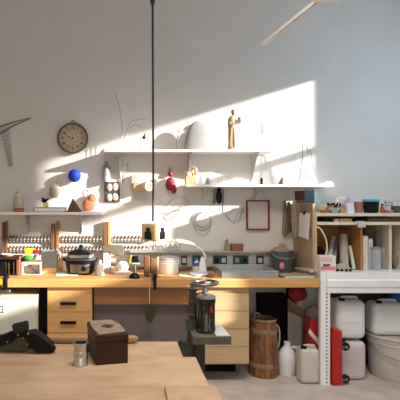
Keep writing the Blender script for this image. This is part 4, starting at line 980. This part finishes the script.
# top clutter
CZ = 1.455
def T(px, Y=4.34): return V((XA(px,Y), Y, CZ))
def blob(name, px, w, h, m, lb, cat, Y=4.34, sd=1, nz=.1, d=.05):
    c = T(px, Y); k = Y/F
    return single(name, MB().ball(c+V((0,0,h*k/2)), (w*k/2, d, h*k/2), 18, 12, nz, sd), m, lb, cat, c)
blob('crumpled_cloth', 323, 9, 9, mat('pale yellow-green cloth', (.55,.58,.38), .9), 'pale yellow-green cloth at the left end of the unit top', 'cloth', 4.44, 2)
c = T(324.5, 4.30)
single('clay_dish', MB().lathe([(0,0),(.03,0),(.048,.022),(.044,.024),(.028,.006),(0,.006)], c, 24), 'orange', 'orange-brown clay dish at the left end of the unit top', 'dish', c)
c = T(334, 4.30)
single('glass_bowl', MB().lathe([(0,0),(.03,0),(.048,.03),(.05,.045),(.046,.045),(.028,.008),(0,.008)], c, 24), mat('greenish glass', (.42,.52,.48), .15), 'greenish bowl beside the clay dish on the unit', 'bowl', c)
rn = random.Random(3); b = MB(); q = T(335, 4.40)
pts = [q+V((-.065+.13*i/14, .03*math.sin(i*2.1), .045+.035*math.sin(i*1.7))) for i in range(15)]; pts[0].z = CZ+.006; pts[-1].z = CZ+.006
b.tube(wob(pts, 4), .006, 8); b.tube(wob([p+V((.01,.02,.01)) for p in pts[::-1]], 4), .005, 8)
single('cable_coil', b, 'black', 'tangled black cable on top of the pigeonhole unit', 'cable', q)
blob('paper_heap', 340.5, 14, 15, 'white', 'crumpled white paper rising behind the black cable', 'paper', 4.48, 5, .2, .04)
single('storage_case', MB().b2(XA(327,4.54), XA(349,4.54), 4.54, 4.66, CZ, ZA(204,4.54)), 'grey', 'grey case behind the white crumpled paper on the unit', 'case', T(338,4.6), bevel=.004)
blob('crumpled_bag', 350, 10, 17, mat('pale lilac plastic', (.62,.56,.66), .5), 'pale lilac crumpled bag behind the upright white carton', 'bag', 4.40, 12, .15, .035)
blob('orange_cloth', 331, 8, 7, 'coral', 'small coral rag behind the clay dish on the unit', 'cloth', 4.38, 15, .15, .02)
c = T(343.5, 4.30)
single('card_box', MB().b2(XA(340.5,4.28), XA(347,4.28), 4.28, 4.36, CZ, CZ+.055), 'kraft', 'small tan box beside the white upright carton on the unit', 'box', c, bevel=.002)
single('white_carton', MB().b2(XA(347.5,4.25), XA(354,4.25), 4.25, 4.31, CZ, ZA(203,4.25)), mat('lilac white card', (.80,.76,.86), .5), 'upright white carton beside the pink pot on the unit', 'carton', T(351,4.28), bevel=.002)
c = T(359, 4.36)
g = thing('pink_pot', 'dull pink clay pot beside the blue-rimmed can', 'pot', c)
part(g, 'pot', MB().lathe([(0,0),(.028,0),(.036,.06),(.042,.10),(.036,.10),(.030,.06),(0,.02)], c, 24), mat('dusty pink clay', (.45,.20,.18), .7))
c = T(371, 4.33)
g = thing('paint_can', 'dark paint can with a bright blue rim on the unit', 'can', c)
part(g, 'body', MB().lathe([(0,0),(.058,0),(.060,.008),(.066,.10),(0,.10)], c, 32), 'black')
part(g, 'rim', MB().lathe([(.066,.1005),(.071,.103),(.071,.118),(.066,.122),(.060,.118),(.060,.102)], c, 32), 'cyan', label='bright blue rim')
part(g, 'lid', MB().lathe([(.0595,.101),(.0595,.112),(0,.113)], c, 32), 'cyan')
c = T(382.3, 4.30)
g = thing('amber_bottle', 'little red-brown bottle beside the blue-rimmed can', 'bottle', c)
part(g, 'body', MB().lathe([(0,0),(.018,0),(.018,.045),(.009,.058),(.009,.064),(0,.064)], c, 18), 'orange')
part(g, 'cap', MB().lathe([(.011,.0645),(.011,.082),(0,.082)], c, 14), 'brownbd')
c = T(388, 4.38)
g = thing('patterned_cup', 'white cup with blue dots flaring upwards on the unit', 'cup', c)
part(g, 'cup', MB().lathe([(0,0),(.018,0),(.022,.04),(.040,.115),(.037,.115),(.018,.02),(0,.01)], c, 24), 'white')
b = MB()
for r_, z in ((.030,.065),(.035,.09)):
    for i in range(7):
        a = math.radians(200+i*24); b.ball(c+V((r_*math.cos(a), r_*math.sin(a), z)), .0045, 8, 6)
part(g, 'dots', b, 'bluep', label='blue dots')
c = T(388.7, 4.26)
single('pink_box', MB().b2(c.x-.03, c.x+.03, 4.24, 4.28, CZ, CZ+.026), mat('dusty pink box', (.48,.14,.18), .6), 'small dusty pink box in front of the dotted cup', 'box', c, bevel=.003)
c = T(398, 4.36)
g = thing('green_tub', 'dark green tub holding pale sticks at the right edge', 'tub', c)
part(g, 'tub', MB().lathe([(0,0),(.05,0),(.062,.06),(.058,.06),(.046,.01),(0,.008)], c, 28), mat('dark green plastic', (.07,.12,.10), .5))
for i in range(6):
    a = i*1.05; q0 = c+V((.03*math.cos(a), .03*math.sin(a), .012)); q1 = c+V((.055*math.cos(a), .055*math.sin(a), .13))
    single('wooden_stick', MB().tube([q0, q1], .005, 8), 'cream', 'pale stick standing in the dark green tub', 'stick', q0, 'pale sticks in the dark green tub')

# ============================================================ UNDER BENCH / FLOOR ITEMS
# cask
c = V((XA(263.5,4.36), 4.36, 0))
g = thing('wooden_cask', 'tall rustic wooden cask with pale rim beside the pale drawers', 'cask', c)
n = 18; b = MB()
prof = [(.124,.0),(.128,.08),(.128,.2),(.123,.32),(.113,.44),(.106,.49)]
for i in range(n):
    a0 = 2*math.pi*i/n+.012; a1 = 2*math.pi*(i+1)/n-.012
    for (r0,z0_),(r1,z1_) in zip(prof, prof[1:]):
        pts = [(r0,a0,z0_),(r0,a1,z0_),(r1,a1,z1_),(r1,a0,z1_)]
        vs = [c+V((r_*math.cos(a), r_*math.sin(a), z)) for r_, a, z in pts]+[c+V(((r_-.012)*math.cos(a), (r_-.012)*math.sin(a), z)) for r_, a, z in pts]
        b._add(vs, [(0,1,2,3),(7,6,5,4),(0,4,5,1),(1,5,6,2),(2,6,7,3),(3,7,4,0)])
b.lathe([(.110,.01),(.110,.02),(0,.021)], c, 24)
part(g, 'staves', b, 'cask')
part(g, 'hollow_shade', MB().lathe([(0,.455),(.09,.455),(.0935,.46),(0,.461)], c, 24), 'blackm', label='dark disc for shade in the hollow')  # dark disc stands in for shade inside the cask
part(g, 'rim', MB().lathe([(.107,.486),(.114,.49),(.115,.503),(.108,.510),(.094,.508),(.088,.495),(.094,.48)], c, 36), 'caskr', label='pale bark rim')
for z, r_ in ((.405,.1215),(.11,.1315)):
    part(g, 'band', MB().lathe([(r_-.004,z-.022),(r_,z-.020),(r_-.003,z+.020),(r_-.009,z+.022)], c, 36), 'caskr', label='pale band around the staves')
part(g, 'handle', MB().tube(wob([c+V((.105,-.03,.46)), c+V((.128,-.04,.42)), c+V((.132,-.04,.32)), c+V((.119,-.04,.25))]), .006, 8), 'linen', label='rope handle')
c2 = c+V((-.03,0,0))
part(g, 'knot', MB().tube(wob([c+V((-.07,.05,.50)), c+V((-.06,.05,.535)), c+V((-.02,.06,.53)), c+V((-.01,.08,.50))]), .008, 8), 'linen')
# jerrycans
def jerry(label, x0, x1, y0, y1, z0, z1, m='hdpe', name='jerrycan', cap='black', capx=.35):
    g = thing(name, label, 'jerrycan', ((x0+x1)/2, (y0+y1)/2, z0)); H = z1-z0; w = x1-x0
    hh = H*.95
    bt = part(g, 'body', MB().b2(x0, x1, y0, y1, z0, z0+hh), m, bevel=min(.05, w*.24), seg=6)
    hz = z0+hh
    part(g, 'handle', MB().tube(wob([(x0+w*.30,(y0+y1)/2,hz-.01),(x0+w*.34,(y0+y1)/2,hz+H*.035),(x1-w*.2,(y0+y1)/2,hz+H*.035),(x1-w*.14,(y0+y1)/2,hz-.01)],5), .011, 8), m)
    part(g, 'cap', MB().cyl((x0+w*.22,y0+.045,hz-.004),(x0+w*.22,y0+.045,hz+H*.045),.026,n=18), cap, label='dark screw cap' if cap == 'black' else None)
    b = MB()
    part(g, 'ridges', MB().b2(x0+w*.15, x1-w*.15, y0-.003, y0+.001, z0+H*.42, z0+H*.44).b2(x0+w*.15, x1-w*.15, y0-.003, y0+.001, z0+H*.70, z0+H*.72), m)
    return g
Yj = 4.2
jerry('large translucent jerrycan stacked on top of another under the rack', XA(337.5,Yj), XA(367,Yj), Yj, Yj+.22, ZA(340,Yj)+.003, ZA(299,Yj))
jerry('pinkish white jerrycan at the bottom of the stack under the rack', XA(338,Yj), XA(367.5,Yj), Yj, Yj+.23, 0, ZA(340,Yj)-.0, 'hdpe2')
# fix stacking: lower can has flat shoulders so upper rests on its handle line
Ys = 4.11
jerry('small white jerrycan standing on the floor left of the rack upright', XA(301.5,Ys), XA(320.5,Ys), Ys, Ys+.15, 0, ZA(347.5,Ys), 'bucket')
single('shade_sheet', MB().b2(XA(287,4.66), 1.69, 4.662, 4.685, 0, .82), mat('dark brown panel', (.035,.025,.02), .85), 'dark brown panel standing in for shade behind the leaning boards under the worktop', 'board', (1.62,4.67,0))  # sheet added to darken the space behind the boards
single('brown_shade_sheet', MB().b2(XA(325,4.62), XA(420,4.62), 4.635, 4.66, 0, .86), mat('dark brown shade sheet', (.06,.045,.035), .8), 'dark brown board for brown stuff and shade at the back under the rack', 'board', (2.5,4.645,0))  # added sheet, stands for brown clutter and shade behind the jerrycans
# white carboy
c = V((XA(287,4.38), 4.38, 0))
g = thing('plastic_carboy', 'squat translucent plastic bottle right of the cask', 'bottle', c)
part(g, 'body', MB().lathe([(0,0),(.078,0),(.084,.012),(.084,.15),(.076,.19),(.045,.235),(.028,.25),(.024,.262),(0,.262)], c, 28), 'hdpe')
part(g, 'cap', MB().lathe([(.028,.2625),(.028,.288),(0,.289)], c, 18), 'white')
part(g, 'handle', MB().tube(wob([c+V((.03,-.03,.245)), c+V((.065,-.05,.25)), c+V((.078,-.05,.19))]), .010, 8), 'hdpe')
# bucket big
c = V((XA(399.5,4.34), 4.36, 0))
g = thing('lidded_bucket', 'large ivory lidded bucket under the rack', 'bucket', c)
hB = .385
part(g, 'body', MB().lathe([(0,0),(.232,0),(.238,.012),(.252,.30),(0,.30)], c, 48), 'bucket')
part(g, 'collar', MB().lathe([(.252,.30),(.262,.302),(.262,.312),(.256,.316),(.256,.328),(.264,.331),(.264,.341),(.257,.345),(.257,.352),(0,.353)], c, 48), 'bucket')
part(g, 'lid', MB().lathe([(.257,.3535),(.268,.354),(.270,.366),(.262,.374),(.25,.37),(0,.368)], c, 48), 'bucket')
part(g, 'handle', MB().tube(wob([c+V((-.262,0,.30)), c+V((-.24,-.13,.24)), c+V((-.14,-.235,.20)), c+V((0,-.27,.19)), c+V((.14,-.235,.20)), c+V((.24,-.13,.24)), c+V((.262,0,.30))]), .004, 6), 'wire', label='wire bail handle')
g = jerry('translucent jerrycan standing on the lid of the ivory bucket', XA(375,4.24), XA(407,4.24), 4.25, 4.45, .372, ZA(303,4.25)+.01, 'hdpe')
single('blue_bottle', MB().lathe([(0,0),(.060,0),(.066,.01),(.068,.27),(.05,.33),(.03,.35),(.03,.375),(0,.376)], V((2.575,4.53,.3745)), 28), 'bluep', 'cobalt blue bottle behind the jerrycan on the bucket lid', 'bottle', V((2.575,4.53,.3745)))
# red dolly standing on end
Yd = 4.085
g = thing('red_dolly', 'red dolly standing on end with black castors by the rack', 'dolly', (XA(339,Yd), Yd+.1, 0))
xa, xb = XA(333,Yd), XA(342.5,Yd)
za, zb = .004, ZA(328.5,Yd)
part(g, 'deck', MB().prism([(XA(332.5,Yd),Yd,za),(xb,Yd,za),(xb,Yd,zb-.02),(XA(333,Yd),Yd,zb)], (0,.10,0)), 'red', bevel=.008)
for py in (347.5, 380):
    z = ZA(py, Yd); xw = XA(346.9,Yd)
    w_ = part(g, 'castor', MB().cyl((xw, Yd+.015, z), (xw, Yd+.045, z), .035, n=28), 'black', label='black rubber castor', bevel=.004)
    part(w_, 'hub', MB().cyl((xw, Yd+.006, z), (xw, Yd+.0149, z), .014, n=18), 'steel')
    part(g, 'fork', MB().b2(xb, xw+.006, Yd+.046, Yd+.056, z-.018, z+.018).b2(xb, xw+.004, Yd+.006, Yd+.013, z-.01, z+.01), 'dsteel')
# red canvas things left of upright (behind)
g = thing('red_case', 'red case with a white diagonal strap behind the rack upright', 'case', (XA(316,4.45), 4.45, 0))
ya = 4.30
part(g, 'case', MB().prism([(XA(308,ya),ya,0),(1.765,ya,0),(1.765,ya,ZA(322,ya)),(XA(311,ya),ya,ZA(318,ya))], (0,.12,0)), 'red', bevel=.01)
part(g, 'strap', MB().prism([P(308.5,333,ya-.006),P(309.5,328.5,ya-.006),P(323.5,345,ya-.006),P(323.5,351,ya-.006)], (0,.005,0)), 'white', label='white diagonal strap')
g = thing('red_bag', 'dark red patterned cloth bag hanging under the worktop end', 'bag', (1.62, 4.40, .829))
part(g, 'bag', MB().ball((1.615,4.40,.72), (.085,.06,.07), 18, 12, .09, 3), 'redc')
part(g, 'strap', MB().tube(wob([(1.60,4.40,.76),(1.605,4.40,.815),(1.615,4.40,.8275),(1.625,4.40,.815),(1.63,4.40,.76)]), .005, 6), 'redc')
single('pale_bag', MB().ball((XA(316,4.45),4.50,.50), (.07,.05,.085), 16, 12, .07, 3), 'linen', 'pale cloth bag wedged above the red case', 'bag', (XA(316,4.45),4.50,.42))
# leaning boards
def lean(px0, px1, yt, yb, Y, m, label, th=.02, sk=4):
    a = P(px0, yb, Y); b0 = P(px0, yt, Y)
    pts = [V((XA(px0,Y), Y, .0)), V((XA(px1,Y), Y, .0)), V((XA(px1,Y), Y, ZA(yt+sk,Y))), V((XA(px0,Y), Y, ZA(yt,Y)))]
    single('leaning_board', MB().prism(pts, (0,th,0)), m, label, 'board', pts[0], bevel=.002)
lean(288, 305, 298, 0, 4.54, 'cork', 'tall brown board leaning furthest back under the worktop', .03, 12)
lean(288, 302, 311, 0, 4.47, mat('grey board', (.40,.38,.34), .6), 'shorter grey board leaning in front of the brown one', .02, 7)
single('black_crate', MB().b2(XA(260,4.52), XA(287,4.52), 4.52, 4.66, 0, ZA(295,4.52)), 'blackm', 'tall black crate in the shadow behind the cask', 'crate', (XA(272,4.5),4.56,0), bevel=.004)  # black box enlarged so its colour fills in for shade around it

# ============================================================ HANGING SOCKET BOX ON CABLE
Yk = 4.02
c = P(153, 232, Yk)
g = thing('hanging_socket', 'tan socket box with black plugs hanging from a long dark cable', 'socket box', c)
part(g, 'cable', MB().tube([P(153,221,Yk), P(153.3,170,Yk), P(153,100,Yk), P(152.6,2,Yk), V((XA(152.5,Yk),Yk,ZC))], .0095, 10), 'cable', label='long dark cable')
part(g, 'cable_grip', MB().tube([P(152.6,4,Yk), P(152.6,-6,Yk)], [.018,.026], 12), 'cable')
b1 = V((XA(153.2,Yk), Yk, 0)); 
zt, zb = ZA(223.5,Yk), ZA(240.5,Yk)
# four-sided box seen at a corner: corner faces the camera at px 155
def quadbox(cx, cy, h, ang, z0, z1):
    return MB().box((cx, cy, (z0+z1)/2), (2*h, 2*h, z1-z0), (0,0,ang))
hb = .072; ang = math.radians(57)
part(g, 'box', quadbox(b1.x+.002, Yk+.01, hb, ang, zb, zt), 'tanp', bevel=.006)
cB = V((b1.x+.002, Yk+.01, (zb+zt)/2))
for s_, nrm in (('l', V((-math.sin(ang)*-1*-1, -math.cos(ang), 0))), ('r', V((math.cos(ang), math.sin(ang)*-1, 0)))):
    pass
n1 = V((math.sin(ang), -math.cos(ang), 0)); n2 = V((-math.cos(ang), -math.sin(ang), 0))
for nn, m in ((n1,'lgrey'), (n2,'tanp')):
    t_ = V((-nn.y, nn.x, 0))
    a_ = math.atan2(nn.y, nn.x)+math.pi/2
    fp = part(g, 'socket_plate', MB().box(cB+nn*(hb+.003), (.12,.006,.125), (0,0,a_)), m, bevel=.002)
    part(g, 'plug', MB().box(cB+nn*(hb+.014)+V((0,0,-.025)), (.066,.016,.062), (0,0,a_)).box(cB+nn*(hb+.014)+V((0,0,.020)), (.036,.015,.04), (0,0,a_)), 'black', label='black plug', bevel=.004)
part(g, 'eye', MB().tube(circ(V((b1.x,Yk,zt+.012)), .012, .016), .004, 6, True), 'brass')
part(g, 'tail_loop', MB().tube(wob([V((b1.x+.012,Yk+.01,zb)), V((b1.x+.026,Yk+.01,zb-.05)), V((b1.x+.016,Yk+.01,zb-.085)), V((b1.x+.004,Yk+.01,zb-.05)), V((b1.x+.004,Yk+.01,zb))]), .004, 6), 'rag')

# ============================================================ SUSPENDED LINEAR LAMP
A = V((XA(262.5,3.551), 3.551, 2.70)); Bq = V((XA(318,2.762), 2.762, 2.70)); d = (Bq-A).normalized()
g = thing('linear_lamp', 'slim suspended linear lamp at the top right', 'lamp', Bq+V((0,0,0)))
side = V((-d.y, d.x, 0)) if True else None
def bar(off, w, zz, h, m, nm, ext=0):
    p0, p1 = A+side*off, Bq+side*off
    return MB().prism([p0-side*w+V((0,0,zz)), p0+side*w+V((0,0,zz)), p0+side*w+V((0,0,zz+h)), p0-side*w+V((0,0,zz+h))], (p1-p0))
part(g, 'profile', bar(-.0085, .005, 0, .020, 'lgrey', ''), 'white')
part(g, 'profile', bar(.0085, .005, 0, .020, 'lgrey', ''), 'white')
part(g, 'channel', bar(0, .0034, .006, .006, '', ''), 'black', label='black channel between the rails')
hx = Bq+d*.0
part(g, 'housing', MB().box(Bq+d*.06+V((.035,0,.012)), (.15,.13,.03)), 'white', label='white lamp housing', bevel=.006)
part(g, 'rod', MB().cyl(Bq+d*.07+V((.035,0,.02)), V((Bq.x+.03, Bq.y-.07, ZC)), .005, n=8), 'wire')

# ============================================================ CAMERA, LIGHT
cam = bpy.data.cameras.new('camera'); co = bpy.data.objects.new('camera', cam); C.objects.link(co)
co.location = (0, 0, EYE); co.rotation_euler = (math.pi/2, 0, 0)
cam.sensor_width = 36; cam.sensor_fit = 'HORIZONTAL'; cam.lens = F/400*36; cam.shift_x = (200-VPX)/400; cam.shift_y = 0
bpy.context.scene.camera = co
sd = V((-.58, .25, -.178)).normalized()
sun = bpy.data.lights.new('sun', 'SUN'); sun.energy = 14; sun.angle = math.radians(1.3); sun.color = (1, .93, .83)
so = bpy.data.objects.new('sun', sun); C.objects.link(so); so.rotation_euler = sd.to_track_quat('-Z', 'Y').to_euler()
def area(name, loc, direction, sx, sy, e, col):
    l = bpy.data.lights.new(name, 'AREA'); l.shape = 'RECTANGLE'; l.size = sx; l.size_y = sy; l.energy = e; l.color = col
    o = bpy.data.objects.new(name, l); C.objects.link(o); o.location = loc; o.rotation_euler = V(direction).to_track_quat('-Z', 'Z').to_euler(); return o
area('window_daylight_near', (XR-.02, YW-1.3, 2.5), (-1, .1, 0), 1.2, 1.1, 24, (.50,.76,1))
area('window_daylight_far', (XR-.02, YW-5.3, 2.1), (-1, 0, 0), 1.8, 2.1, 22, (.90,.93,1))
area('front_fill', (0, YB+.02, 1.95), (0, 1, 0), 4.0, 2.0, 54, (1,.90,.79))  # added soft fill from behind the camera, set in the added window
area('overhead_fill', (.8, 2.2, ZC-.05), (.05, .22, -1), 1.8, 1.2, 58, (1,.88,.76)).data.spread = math.radians(100)  # added overhead fill without a fixture, brightens table and rack
w = bpy.data.worlds.new('sky'); bpy.context.scene.world = w; w.use_nodes = True
bg = w.node_tree.nodes['Background']; bg.inputs['Color'].default_value = (.62,.78,1,1); bg.inputs['Strength'].default_value = .6
sc = bpy.context.scene
sc.view_settings.view_transform = 'Standard'; sc.view_settings.look = 'None'; sc.view_settings.exposure = 0; sc.view_settings.gamma = 1
